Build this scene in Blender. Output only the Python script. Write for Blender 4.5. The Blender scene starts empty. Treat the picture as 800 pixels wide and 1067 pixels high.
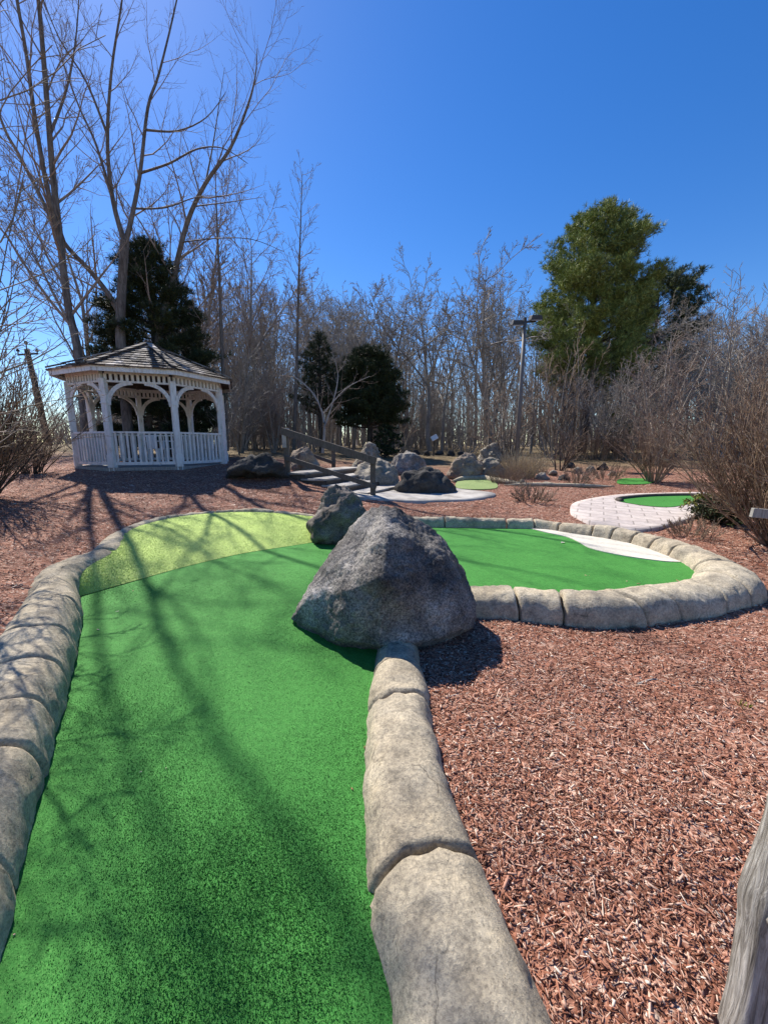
import bpy, bmesh, math, random
import numpy as np
from mathutils import Vector, Matrix, noise, Quaternion
R=math.radians
rng=np.random.default_rng(7); random.seed(7)
sc=bpy.context.scene; COL=sc.collection

# ------------------------------------------------------------------ camera
EYE=1.55; PITCH=R(10); F=400.0
cam=bpy.data.cameras.new('camera'); co=bpy.data.objects.new('camera',cam); COL.objects.link(co)
co.location=(0,0,EYE); co.rotation_euler=(R(90)-PITCH,0,0)
cam.sensor_fit='HORIZONTAL'; cam.sensor_width=36; cam.lens=18; cam.clip_start=.05; cam.clip_end=2000
sc.camera=co
def ray(px,py):
    a=(px-400)/F; b=(533.5-py)/F
    return Vector((a, math.cos(PITCH)+b*math.sin(PITCH), -math.sin(PITCH)+b*math.cos(PITCH)))
def at_z(px,py,z):
    d=ray(px,py); t=(z-EYE)/d.z
    return Vector((d.x*t,d.y*t,z))
def at_y(px,py,y):
    d=ray(px,py); t=y/d.y
    return Vector((d.x*t,y,EYE+d.z*t))

# ------------------------------------------------------------------ terrain height (thin-plate spline through surveyed heights)
CT=np.array([(0,-2,-.02),(0,.5,0),(2,.5,0),(4,1,.02),(1,2,0),(2,2.5,0),(1.4,3.15,0),(3,3,.02),(4.3,3.6,.05),(5.5,4.5,.15),(-4,-1,.2),
(-1.9,1.2,.14),(-2.8,2,.26),(-2.9,2.8,.3),(-4.5,2,.4),(-3.9,4.2,.42),(-4.5,5,.55),(-3.9,5.9,.47),(-3.3,6.9,.47),(-2.3,7.3,.49),(-1.2,7.0,.42),(-5.5,7,.75),(-7,5,.7),
(-6,9,.93),(-6.2,10.8,.95),(-8.5,10,1.0),(-3.7,8.9,.88),(-2.3,8.4,.83),(-1.3,7.6,.6),(-1.2,8.6,.6),(-.2,7.0,.40),(.5,7.2,.33),(1.7,7.2,.33),(3,6.8,.31),(4.2,6.0,.25),(4.7,4.8,.2),
(0,7.6,.43),(1,8.5,.43),(2.3,8,.43),(1,10,.45),(-1.0,10.8,.7),(-2.5,11,1.0),(3.5,9,.48),(5.3,6.6,.29),(6.2,8.6,.40),(7.2,6.5,.4),(4,12,.62),(8,12,.65),(0,14,.8),
(5,18,.85),(0,20,1.0),(10,20,1.0),(-10,20,1.3),(0,30,1.2),(20,30,1.3),(-20,30,1.5),(0,45,1.4),(30,10,.9),(-25,10,1.25),(-14,4,1.1),(14,4,.5),(60,60,1.5),(-60,60,1.6),(60,-10,1.),(-60,-10,1.4),(0,80,1.5)],float)
def _phi(r2): return .5*r2*np.log(np.maximum(r2,1e-12))
_n=len(CT); _A=np.zeros((_n+3,_n+3)); _d=((CT[:,None,:2]-CT[None,:,:2])**2).sum(-1)
_A[:_n,:_n]=_phi(_d)+np.eye(_n)*.02; _A[:_n,_n]=1; _A[:_n,_n+1:]=CT[:,:2]; _A[_n:,:_n]=_A[:_n,_n:].T
_W=np.linalg.solve(_A,np.concatenate([CT[:,2],[0,0,0]]))
def Hn(X,Y):
    X=np.asarray(X,float); Y=np.asarray(Y,float); sh=X.shape; X=X.ravel(); Y=Y.ravel(); out=np.empty(len(X))
    for s in range(0,len(X),20000):
        x=X[s:s+20000]; y=Y[s:s+20000]
        cx=np.clip(x,-70,70); cy=np.clip(y,-12,85)
        r2=(cx[:,None]-CT[:,0])**2+(cy[:,None]-CT[:,1])**2
        out[s:s+20000]=_phi(r2)@_W[:_n]+_W[_n]+_W[_n+1]*cx+_W[_n+2]*cy
    return out.reshape(sh)
def H(x,y): return float(Hn(np.array([x]),np.array([y]))[0])
def on_ground(px,py,dz=0.):
    d=ray(px,py); t=.5
    for _ in range(4000):
        p=Vector((0,0,EYE))+d*t
        if p.z<=H(p.x,p.y)+dz: break
        t+=.03
        if t>60: break
    return p
def turf_z(y):
    s=np.clip((np.asarray(y,float)-2.2)/2.0,0,1); return .13*s*s*(3-2*s)

def inpoly(X,Y,poly):
    P=np.asarray(poly)[:,:2]; ins=np.zeros(np.shape(X),bool); j=len(P)-1
    for i in range(len(P)):
        xi,yi=P[i]; xj,yj=P[j]
        c=((yi>Y)!=(yj>Y))&(X<(xj-xi)*(Y-yi)/(yj-yi+1e-12)+xi); ins^=c; j=i
    return ins
def catmull(pts,n,closed=False):
    P=np.array([list(p) for p in pts],float); m=len(P); out=[]
    seg=m if closed else m-1
    for i in range(seg):
        if closed: a,b,c,d=P[(i-1)%m],P[i],P[(i+1)%m],P[(i+2)%m]
        else: a,b,c,d=P[max(i-1,0)],P[i],P[i+1],P[min(i+2,m-1)]
        for k in range(n):
            t=k/n; out.append(.5*((2*b)+(-a+c)*t+(2*a-5*b+4*c-d)*t*t+(-a+3*b-3*c+d)*t**3))
    if not closed: out.append(P[-1])
    return np.array(out)

# ------------------------------------------------------------------ mesh helpers
def npmesh(name,V,faces):
    """faces: list of int arrays (m,k)"""
    me=bpy.data.meshes.new(name); V=np.asarray(V,np.float32)
    faces=[np.asarray(f,np.int32) for f in faces if len(f)]
    me.vertices.add(len(V)); me.vertices.foreach_set('co',V.ravel())
    nl=sum(f.size for f in faces); nf=sum(len(f) for f in faces)
    me.loops.add(nl); me.polygons.add(nf)
    me.loops.foreach_set('vertex_index',np.concatenate([f.ravel() for f in faces]))
    tot=np.concatenate([np.full(len(f),f.shape[1],np.int32) for f in faces])
    st=np.concatenate([[0],np.cumsum(tot)[:-1]]).astype(np.int32)
    me.polygons.foreach_set('loop_start',st); me.polygons.foreach_set('loop_total',tot)
    me.update(calc_edges=True); me.validate()
    return me
def smooth(me,on=True): me.polygons.foreach_set('use_smooth',np.full(len(me.polygons),on))
def link(name,me,mat,parent=None,loc=None):
    o=bpy.data.objects.new(name,me); COL.objects.link(o)
    if mat is not None:
        if len(me.materials)==0: me.materials.append(mat)
    if parent is not None: o.parent=parent
    if loc is not None: o.location=loc
    return o
def tag(o,label=None,cat=None,group=None,kind=None):
    if label: o['label']=label
    if cat: o['category']=cat
    if group: o['group']=group
    if kind: o['kind']=kind
    return o
def empty(name,loc=(0,0,0),rz=0,label=None,cat=None,group=None):
    o=bpy.data.objects.new(name,None); COL.objects.link(o); o.location=loc; o.rotation_euler=(0,0,rz); o.empty_display_size=.1
    return tag(o,label,cat,group)
class MB:
    def __init__(s): s.v=[]; s.f=[]
    def add(s,v,f):
        o=len(s.v); s.v+= [tuple(p) for p in v]; s.f+=[tuple(i+o for i in q) for q in f]
    def box(s,c,sz,M=None,taper=1.):
        x,y,z=[k/2 for k in sz]; t=taper
        v=[(-x,-y,-z),(x,-y,-z),(x,y,-z),(-x,y,-z),(-x*t,-y*t,z),(x*t,-y*t,z),(x*t,y*t,z),(-x*t,y*t,z)]
        v=[Vector(p) for p in v]
        if M is not None: v=[M@p for p in v]
        s.add([p+Vector(c) for p in v],[(0,3,2,1),(4,5,6,7),(0,1,5,4),(1,2,6,5),(2,3,7,6),(3,0,4,7)])
    def bar(s,a,b,w,h,up=(0,0,1)):
        a=Vector(a); b=Vector(b); d=(b-a); L=d.length; d.normalize()
        r=d.cross(Vector(up));
        if r.length<1e-5: r=Vector((1,0,0))
        r.normalize(); u=r.cross(d)
        M=Matrix((r,d,u)).transposed()
        s.box((a+b)/2,(w,L,h),M)
    def tube(s,pts,rad,k=8,cap=True):
        V,Fq=tubes([(np.array([list(p) for p in pts]),np.array(rad if hasattr(rad,'__len__') else [rad]*len(pts)))],k)
        o=len(s.v); s.v+=[tuple(p) for p in V]
        s.f+=[tuple(int(i)+o for i in q) for q in Fq]
        if cap:
            s.f.append(tuple(o+i for i in range(k))[::-1]); n=len(pts); s.f.append(tuple(o+(n-1)*k+i for i in range(k)))
    def lathe(s,c,prof,k=12):
        n=len(prof); v=[]; f=[]
        for r,z in prof:
            for i in range(k):
                a=2*math.pi*i/k; v.append((c[0]+r*math.cos(a),c[1]+r*math.sin(a),c[2]+z))
        for j in range(n-1):
            for i in range(k): f.append((j*k+i,j*k+(i+1)%k,(j+1)*k+(i+1)%k,(j+1)*k+i))
        f.append(tuple(range(k))[::-1]); f.append(tuple((n-1)*k+i for i in range(k)))
        s.add(v,f)
    def mesh(s,name,bevel=0,sm=False,sub=0):
        me=bpy.data.meshes.new(name); me.from_pydata(s.v,[],s.f); me.update()
        if bevel:
            bm=bmesh.new(); bm.from_mesh(me)
            bmesh.ops.bevel(bm,geom=list(bm.edges),offset=bevel,segments=2,affect='EDGES',profile=.6)
            bm.to_mesh(me); bm.free()
        if sm: smooth(me)
        return me
    def build(s,name,mat,parent=None,bevel=0,sm=False):
        return link(name,s.mesh(name,bevel,sm),mat,parent)
def tubes(lines,k):
    """list of (pts(n,3), radii(n)) -> verts, quads with k sides; vectorised per length"""
    by={}
    for P,r in lines: by.setdefault(len(P),[]).append((P,r))
    Vs=[];Fs=[];off=0
    for n,L in by.items():
        P=np.stack([p for p,_ in L]); Rr=np.stack([r for _,r in L]); m=len(L)
        T=np.gradient(P,axis=1); T/=np.linalg.norm(T,axis=2,keepdims=True)+1e-9
        mt=T.mean(1); ref=np.where(np.abs(mt[:,2:3])>.8,np.array([[1.,0,0]]),np.array([[0,0,1.]]))
        U=np.cross(T,ref[:,None,:]); U/=np.linalg.norm(U,axis=2,keepdims=True)+1e-9
        W=np.cross(T,U); a=np.arange(k)*2*np.pi/k
        V=P[:,:,None,:]+Rr[:,:,None,None]*(U[:,:,None,:]*np.cos(a)[None,None,:,None]+W[:,:,None,:]*np.sin(a)[None,None,:,None])
        idx=np.arange(m*n*k).reshape(m,n,k)+off
        q=np.stack([idx[:,:-1,:],np.roll(idx,-1,2)[:,:-1,:],np.roll(idx,-1,2)[:,1:,:],idx[:,1:,:]],-1).reshape(-1,4)
        Vs.append(V.reshape(-1,3)); Fs.append(q); off+=m*n*k
    return np.concatenate(Vs),np.concatenate(Fs)
def tube_mesh(name,lines,ks):
    """ks: function radius->sides"""
    g={}
    for P,r in lines: g.setdefault(ks(r[0]),[]).append((P,r))
    Vs=[];Fs=[];o=0
    for k,L in g.items():
        V,Fq=tubes(L,k); Vs.append(V); Fs.append(Fq+o); o+=len(V)
    me=npmesh(name,np.concatenate(Vs),[np.concatenate(Fs)]); smooth(me); return me

# ------------------------------------------------------------------ materials
def new_mat(name):
    m=bpy.data.materials.new(name); m.use_nodes=True; nt=m.node_tree
    return m,nt,nt.nodes['Principled BSDF']
def N(nt,t,**kw):
    n=nt.nodes.new(t)
    for k,v in kw.items():
        if k in n.inputs.keys(): n.inputs[k].default_value=v
        else: setattr(n,k,v)
    return n
def ramp(nt,fac,stops,interp='LINEAR'):
    r=nt.nodes.new('ShaderNodeValToRGB'); e=r.color_ramp; e.interpolation=interp
    while len(e.elements)<len(stops): e.elements.new(.5)
    for el,(p,c) in zip(e.elements,stops): el.position=p; el.color=(*c,1)
    nt.links.new(fac,r.inputs[0]); return r.outputs[0]
def mixc(nt,fac,a,b,mode='MIX'):
    m=nt.nodes.new('ShaderNodeMix'); m.data_type='RGBA'; m.blend_type=mode
    for s,v in ((0,fac),(6,a),(7,b)):
        if hasattr(v,'links') or hasattr(v,'is_linked'): nt.links.new(v,m.inputs[s])
        else: m.inputs[s].default_value=v if s==0 else (*v,1)
    return m.outputs[2]
def coords(nt,scale=(1,1,1),rand=False):
    tc=nt.nodes.new('ShaderNodeTexCoord'); mp=nt.nodes.new('ShaderNodeMapping'); mp.inputs['Scale'].default_value=scale
    nt.links.new(tc.outputs['Object'],mp.inputs[0])
    if rand:
        oi=nt.nodes.new('ShaderNodeObjectInfo'); mu=N(nt,'ShaderNodeMath',operation='MULTIPLY'); mu.inputs[1].default_value=37.
        nt.links.new(oi.outputs['Random'],mu.inputs[0]); nt.links.new(mu.outputs[0],mp.inputs['Location'])
    return mp.outputs[0]
def nz(nt,vec,scale,detail=6,rough=.6,dist=0):
    n=N(nt,'ShaderNodeTexNoise',Scale=scale,Detail=detail,Roughness=rough,Distortion=dist); nt.links.new(vec,n.inputs['Vector']); return n.outputs[0]
def bump(nt,b,h,strength,dist,prev=None):
    n=N(nt,'ShaderNodeBump',Strength=strength,Distance=dist); nt.links.new(h,n.inputs['Height'])
    if prev is not None: nt.links.new(prev,n.inputs['Normal'])
    nt.links.new(n.outputs[0],b.inputs['Normal']); return n.outputs[0]

def stone_mat(name,base,speck=.5,scale=1.,bs=.6,moss=None,rand=True):
    m,nt,b=new_mat(name); v=coords(nt,(1,1,1),rand)
    big=nz(nt,v,2.2*scale,8,.65); med=nz(nt,v,9*scale,8,.7,.3); fine=nz(nt,v,70*scale,5,.75)
    c=ramp(nt,big,base)
    c=mixc(nt,.75,c,ramp(nt,med,[(.3,(.45,.45,.45)),(.5,(.95,.95,.95)),(.7,(1.25,1.22,1.18))]),'MULTIPLY')
    c=mixc(nt,speck,c,ramp(nt,fine,[(.36,(.15,.15,.15)),(.48,(.8,.8,.8)),(.60,(1.8,1.76,1.68))]),'MULTIPLY')
    if moss:
        mo=nz(nt,v,5*scale,6,.7); f=ramp(nt,mo,[(.55,(0,0,0)),(.68,(.7,.7,.7))]); c=mixc(nt,f,c,moss)
    nt.links.new(c,b.inputs['Base Color']); b.inputs['Roughness'].default_value=.9; b.inputs['Specular IOR Level'].default_value=.25
    crk=nz(nt,v,14*scale,9,.75,.8)
    p=bump(nt,b,med,bs,.05); p=bump(nt,b,crk,bs*.8,.02,p); bump(nt,b,fine,bs*.8,.005,p)
    return m
M_granite=stone_mat('granite',[(.32,(.06,.055,.05)),(.47,(.18,.166,.15)),(.57,(.31,.285,.255)),(.72,(.54,.50,.45))],.75,1.,1.)
M_granite_mid=stone_mat('mid_granite',[(.3,(.09,.078,.066)),(.52,(.19,.165,.145)),(.75,(.36,.325,.29))],.75,1.3,1.)
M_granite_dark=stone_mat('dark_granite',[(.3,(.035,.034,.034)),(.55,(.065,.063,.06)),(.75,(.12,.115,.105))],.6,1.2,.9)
M_granite_pale=stone_mat('pale_granite',[(.3,(.17,.15,.115)),(.55,(.31,.275,.225)),(.75,(.46,.42,.355))],.6,1.2,.9,moss=(.22,.22,.15))
M_tan=stone_mat('tan_rock',[(.3,(.2,.15,.11)),(.55,(.3,.24,.18)),(.75,(.42,.35,.27))],.5,1.2,.8)

def kerb_mat():
    m,nt,b=new_mat('sculpted_concrete'); v=coords(nt)
    big=nz(nt,v,1.7,7,.6,.4); med=nz(nt,v,7,8,.7,.2); fine=nz(nt,v,60,6,.75); pit=N(nt,'ShaderNodeTexVoronoi',Scale=95.); nt.links.new(v,pit.inputs['Vector'])
    c=ramp(nt,big,[(.25,(.33,.275,.195)),(.5,(.47,.405,.30)),(.72,(.54,.48,.37))])
    st=ramp(nt,med,[(.30,(.34,.34,.34)),(.43,(.72,.715,.71)),(.56,(1.0,.99,.97)),(.72,(1.15,1.12,1.05))]); c=mixc(nt,.85,c,st,'MULTIPLY')
    c=mixc(nt,.55,c,ramp(nt,fine,[(.36,(.35,.35,.35)),(.49,(.9,.9,.9)),(.6,(1.4,1.38,1.3))]),'MULTIPLY')
    ds=N(nt,'ShaderNodeTexNoise',Scale=5.,Detail=4.); nt.links.new(v,ds.inputs['Vector']); va=N(nt,'ShaderNodeVectorMath',operation='MULTIPLY_ADD'); va.inputs[1].default_value=(.22,.22,.22); nt.links.new(ds.outputs[1],va.inputs[0]); nt.links.new(v,va.inputs[2])
    ce=N(nt,'ShaderNodeTexVoronoi',Scale=2.6,feature='DISTANCE_TO_EDGE'); nt.links.new(va.outputs[0],ce.inputs['Vector']); ck=ramp(nt,ce.outputs['Distance'],[(0,(0,0,0)),(.012,(1,1,1))]); mk=ramp(nt,nz(nt,v,1.9,3,.5),[(.50,(1,1,1)),(.56,(0,0,0))]); ck=mixc(nt,1.,ck,mk,'LIGHTEN')
    c=mixc(nt,.55,c,ck,'MULTIPLY')
    pm=ramp(nt,pit.outputs['Distance'],[(.12,(.35,.34,.33)),(.3,(1,1,1))]); pmk=ramp(nt,nz(nt,v,3.5,5,.6),[(.45,(1,1,1)),(.6,(0,0,0))]); c=mixc(nt,.6,c,mixc(nt,1.,pm,pmk,'LIGHTEN'),'MULTIPLY')
    nt.links.new(c,b.inputs['Base Color']); b.inputs['Roughness'].default_value=.92; b.inputs['Specular IOR Level'].default_value=.2
    gr=nz(nt,v,26,8,.8,.4); p=bump(nt,b,med,.6,.03); p=bump(nt,b,gr,.6,.012,p); p=bump(nt,b,fine,.7,.006,p)
    return m
M_kerb=kerb_mat()

def turf_mat(name,dark,mid,lite):
    m,nt,b=new_mat(name); v=coords(nt); g=nt.nodes.new('ShaderNodeNewGeometry')
    big=nz(nt,v,1.3,5,.55); fi=nz(nt,v,160,4,.8); me_=nz(nt,v,28,5,.7)
    c=ramp(nt,fi,[(.3,dark),(.5,mid),(.68,lite)])
    c=mixc(nt,.55,c,ramp(nt,me_,[(.3,(.62,.62,.62)),(.7,(1.3,1.3,1.3))]),'MULTIPLY')
    c=mixc(nt,.5,c,ramp(nt,big,[(.3,(.72,.76,.66)),(.7,(1.25,1.15,1.15))]),'MULTIPLY')
    r=ramp(nt,g.outputs['Random Per Island'],[(0,(.85,.85,.85)),(.6,(1.08,1.08,1.08)),(1,(1.5,1.38,1.42))]); c=mixc(nt,.8,c,r,'MULTIPLY')
    nt.links.new(c,b.inputs['Base Color']); b.inputs['Roughness'].default_value=.75; b.inputs['Specular IOR Level'].default_value=.15
    bump(nt,b,fi,.35,.006)
    return m
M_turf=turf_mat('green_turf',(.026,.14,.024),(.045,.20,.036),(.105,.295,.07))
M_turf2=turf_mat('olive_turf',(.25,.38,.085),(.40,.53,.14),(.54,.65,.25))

M_turf3=turf_mat('pale_green_turf',(.13,.19,.07),(.19,.26,.10),(.28,.34,.15))
def chip_cols(nt,fac):
    return ramp(nt,fac,[(0,(.055,.022,.012)),(.18,(.18,.068,.038)),(.45,(.36,.152,.092)),(.70,(.49,.25,.17)),(.88,(.57,.37,.27)),(.96,(.66,.50,.39)),(1,(.72,.63,.52))])
def mulch_mat():
    m,nt,b=new_mat('red_bark_mulch'); 
    v=coords(nt,(1,1,1)); w=N(nt,'ShaderNodeTexNoise',Scale=3.,Detail=3.); nt.links.new(v,w.inputs['Vector'])
    wv=N(nt,'ShaderNodeVectorMath',operation='MULTIPLY_ADD'); wv.inputs[1].default_value=(.5,.5,.1); nt.links.new(w.outputs[1],wv.inputs[0]); nt.links.new(v,wv.inputs[2])
    outs=[]
    for ang,sx,sy in ((.5,22,75),(2.1,26,80),(1.2,45,110)):
        mp=nt.nodes.new('ShaderNodeMapping'); mp.inputs['Rotation'].default_value=(0,0,ang); mp.inputs['Scale'].default_value=(sx,sy,20); nt.links.new(wv.outputs[0],mp.inputs[0])
        vo=N(nt,'ShaderNodeTexVoronoi',Scale=1.); nt.links.new(mp.outputs[0],vo.inputs['Vector']); outs.append(vo)
    sep=[]
    for vo in outs:
        s=nt.nodes.new('ShaderNodeSeparateColor'); nt.links.new(vo.outputs['Color'],s.inputs[0]); sep.append(s.outputs[0])
    c1=chip_cols(nt,sep[0]); c2=chip_cols(nt,sep[1]); c3=chip_cols(nt,sep[2])
    f=nz(nt,v,14,4,.7); c=mixc(nt,ramp(nt,f,[(.42,(0,0,0)),(.58,(1,1,1))]),c1,c2); f2=nz(nt,v,25,3,.7); c=mixc(nt,ramp(nt,f2,[(.45,(0,0,0)),(.6,(.8,.8,.8))]),c,c3)
    d=mixc(nt,.8,c,ramp(nt,outs[0].outputs['Distance'],[(.1,(1.1,1.1,1.1)),(.6,(.55,.5,.5))]),'MULTIPLY')
    big=nz(nt,v,.55,6,.6); d=mixc(nt,.8,d,ramp(nt,big,[(.32,(.78,.72,.68)),(.5,(1,1,1)),(.7,(1.12,1.16,1.16))]),'MULTIPLY')
    # beyond the mulch bed the ground turns to dry leaf litter and straw-coloured grass
    sp=nt.nodes.new('ShaderNodeSeparateXYZ'); tc=nt.nodes.new('ShaderNodeTexCoord'); nt.links.new(tc.outputs['Object'],sp.inputs[0])
    ad=N(nt,'ShaderNodeMath',operation='MULTIPLY_ADD'); nt.links.new(big,ad.inputs[0]); ad.inputs[1].default_value=6.; nt.links.new(sp.outputs[1],ad.inputs[2])
    mr=nt.nodes.new('ShaderNodeMapRange'); mr.inputs[1].default_value=15.5; mr.inputs[2].default_value=19.; nt.links.new(ad.outputs[0],mr.inputs[0])
    lit=ramp(nt,nz(nt,v,6,8,.75),[(.3,(.09,.065,.04)),(.5,(.24,.18,.10)),(.7,(.40,.31,.18))])
    d=mixc(nt,mr.outputs[0],d,lit)
    nt.links.new(d,b.inputs['Base Color']); b.inputs['Roughness'].default_value=.85; b.inputs['Specular IOR Level'].default_value=.2
    p=bump(nt,b,sep[0],.9,.02); p=bump(nt,b,sep[1],.9,.02,p)
    return m
M_mulch=mulch_mat()
def chips_mat():
    m,nt,b=new_mat('bark_chips'); g=nt.nodes.new('ShaderNodeNewGeometry'); v=coords(nt)
    c=chip_cols(nt,g.outputs['Random Per Island']); c=mixc(nt,.5,c,ramp(nt,nz(nt,v,240,3,.7),[(.3,(.6,.6,.6)),(.7,(1.3,1.3,1.3))]),'MULTIPLY')
    c=mixc(nt,.8,c,ramp(nt,nz(nt,v,.55,6,.6),[(.32,(.78,.72,.68)),(.5,(1,1,1)),(.7,(1.12,1.16,1.16))]),'MULTIPLY')
    nt.links.new(c,b.inputs['Base Color']); b.inputs['Roughness'].default_value=.7; b.inputs['Specular IOR Level'].default_value=.3
    return m
M_chips=chips_mat()

def bark(name,a,b_,c_,sc_=1.):
    m,nt,b=new_mat(name); v=coords(nt,(6*sc_,6*sc_,1.2*sc_),True); n=nz(nt,v,4,6,.7); n2=nz(nt,v,1.,4,.6)
    c=mixc(nt,ramp(nt,n2,[(.35,(0,0,0)),(.65,(1,1,1))]),ramp(nt,n,[(.3,a),(.55,b_),(.75,c_)]),ramp(nt,n,[(.3,b_),(.7,c_)]))
    nt.links.new(c,b.inputs['Base Color']); b.inputs['Roughness'].default_value=.85; b.inputs['Specular IOR Level'].default_value=.25
    bump(nt,b,n,.6,.02); return m
M_bark=bark('grey_bark',(.055,.046,.04),(.13,.112,.097),(.24,.215,.19))
M_bark_twig=bark('twig_bark',(.14,.105,.085),(.25,.195,.16),(.38,.31,.26))
M_bark_wood=bark('woodland_bark',(.12,.105,.09),(.255,.228,.20),(.43,.395,.35))
M_bark_pale=bark('pale_bark',(.2,.18,.155),(.33,.30,.265),(.46,.43,.39))
M_bark_dark=bark('dark_bark',(.035,.027,.022),(.07,.055,.045),(.12,.098,.08))
M_bark_red=bark('reddish_twigs',(.085,.045,.028),(.21,.13,.085),(.50,.39,.29))
M_bark_brown=bark('brown_twigs',(.15,.10,.065),(.27,.19,.13),(.42,.32,.235))
M_straw=bark('dry_straw',(.3,.22,.13),(.45,.36,.23),(.58,.49,.34))

def needle_mat(name,a,b_,c_):
    m,nt,b=new_mat(name); g=nt.nodes.new('ShaderNodeNewGeometry'); v=coords(nt,(1,1,1),True); n=nz(nt,v,1.1,4,.6)
    c=ramp(nt,g.outputs['Random Per Island'],[(0,a),(.55,b_),(1,c_)]); c=mixc(nt,.7,c,ramp(nt,n,[(.3,(.6,.62,.6)),(.7,(1.35,1.3,1.1))]),'MULTIPLY')
    nt.links.new(c,b.inputs['Base Color']); b.inputs['Roughness'].default_value=.6; b.inputs['Specular IOR Level'].default_value=.3
    return m
M_pine=needle_mat('pine_needles',(.07,.10,.03),(.21,.265,.065),(.42,.47,.15))
M_pine_dark=needle_mat('dark_pine_needles',(.022,.038,.016),(.05,.075,.028),(.10,.13,.05))
M_cedar=needle_mat('cedar_foliage',(.014,.024,.012),(.032,.048,.02),(.075,.095,.035))
M_shrubgreen=needle_mat('yellowish_foliage',(.08,.09,.015),(.17,.17,.03),(.28,.26,.05))

def simple(name,stops,scale=(1,1,1),ns=8,rough=.7,bs=.2,metal=0,rand=False,detail=6,dist=0.):
    m,nt,b=new_mat(name); v=coords(nt,scale,rand); n=nz(nt,v,ns,detail,.65,dist)
    nt.links.new(ramp(nt,n,stops),b.inputs['Base Color']); b.inputs['Roughness'].default_value=rough; b.inputs['Metallic'].default_value=metal
    b.inputs['Specular IOR Level'].default_value=.3
    bump(nt,b,n,bs,.01); return m
M_white=simple('weathered_white_paint',[(.28,(.36,.32,.26)),(.40,(.66,.63,.58)),(.55,(.77,.755,.72)),(.75,(.82,.81,.78))],(3,3,1),5,.6,.15)
M_whiteplain=simple('white_plastic',[(.3,(.7,.7,.68)),(.7,(.82,.82,.8))],(1,1,1),6,.45,.05)
M_timber_dark=simple('dark_timber',[(.3,(.045,.036,.03)),(.6,(.09,.075,.062)),(.8,(.15,.13,.11))],(6,6,1.5),6,.85,.4)
M_timber_brown=simple('brown_grey_timber',[(.3,(.075,.062,.05)),(.6,(.145,.122,.10)),(.8,(.24,.21,.18))],(6,6,1.5),6,.85,.4)
M_timber_grey=simple('grey_timber',[(.3,(.17,.16,.145)),(.5,(.32,.30,.27)),(.75,(.48,.46,.42))],(14,14,1.2),3,.85,.7,detail=9,dist=1.6)
M_concrete=simple('pale_concrete',[(.3,(.20,.185,.165)),(.5,(.38,.355,.32)),(.75,(.52,.495,.455))],(1,1,1),2.5,.9,.3)
M_cream=simple('cream_carpet',[(.3,(.50,.46,.38)),(.55,(.60,.56,.47)),(.75,(.68,.64,.55))],(1,1,1),30,.9,.3)
M_metal=simple('dark_metal',[(.3,(.03,.03,.032)),(.7,(.07,.07,.072))],(1,1,1),10,.55,.1)
M_galv=simple('grey_metal_pole',[(.3,(.10,.095,.09)),(.7,(.22,.21,.20))],(3,3,.5),5,.6,.1)
M_glass=simple('lamp_glass',[(.3,(.35,.37,.38)),(.7,(.5,.52,.53))],(1,1,1),10,.2,.0)
def shingle_mat():
    m,nt,b=new_mat('cedar_shingles'); g=nt.nodes.new('ShaderNodeNewGeometry'); v=coords(nt)
    c=ramp(nt,g.outputs['Random Per Island'],[(0,(.035,.026,.02)),(.35,(.08,.062,.048)),(.65,(.14,.11,.088)),(.82,(.22,.19,.16)),(1,(.44,.40,.36))])
    n=nz(nt,v,18,6,.7); c=mixc(nt,.7,c,ramp(nt,n,[(.3,(.6,.6,.6)),(.7,(1.3,1.3,1.3))]),'MULTIPLY')
    nt.links.new(c,b.inputs['Base Color']); b.inputs['Roughness'].default_value=.85; bump(nt,b,n,.4,.01); return m
M_shingle=shingle_mat()
def paver_mat():
    m,nt,b=new_mat('pale_stamped_pavers'); v=coords(nt,(1,1,1))
    w=nz(nt,v,2.5,3,.5)
    br=N(nt,'ShaderNodeTexBrick',Scale=1.); br.inputs['Brick Width'].default_value=.42; br.inputs['Row Height'].default_value=.24; br.inputs['Mortar Size'].default_value=.012
    br.inputs['Color1'].default_value=(.52,.46,.42,1); br.inputs['Color2'].default_value=(.44,.38,.35,1); br.inputs['Mortar'].default_value=(.30,.26,.23,1); br.inputs['Mortar Smooth'].default_value=.3
    mp=nt.nodes.new('ShaderNodeMapping'); mp.inputs['Rotation'].default_value=(0,0,.5); nt.links.new(v,mp.inputs[0]); nt.links.new(mp.outputs[0],br.inputs['Vector'])
    n=nz(nt,v,9,8,.7); c=mixc(nt,.7,br.outputs['Color'],ramp(nt,n,[(.3,(.7,.68,.66)),(.7,(1.25,1.25,1.25))]),'MULTIPLY')
    nt.links.new(c,b.inputs['Base Color']); b.inputs['Roughness'].default_value=.9
    p=bump(nt,b,n,.4,.01); iv=N(nt,'ShaderNodeMath',operation='SUBTRACT'); iv.inputs[0].default_value=1.; nt.links.new(br.outputs['Fac'],iv.inputs[1]); bump(nt,b,iv.outputs[0],.6,.01,p)
    return m
M_paver=paver_mat()

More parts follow.
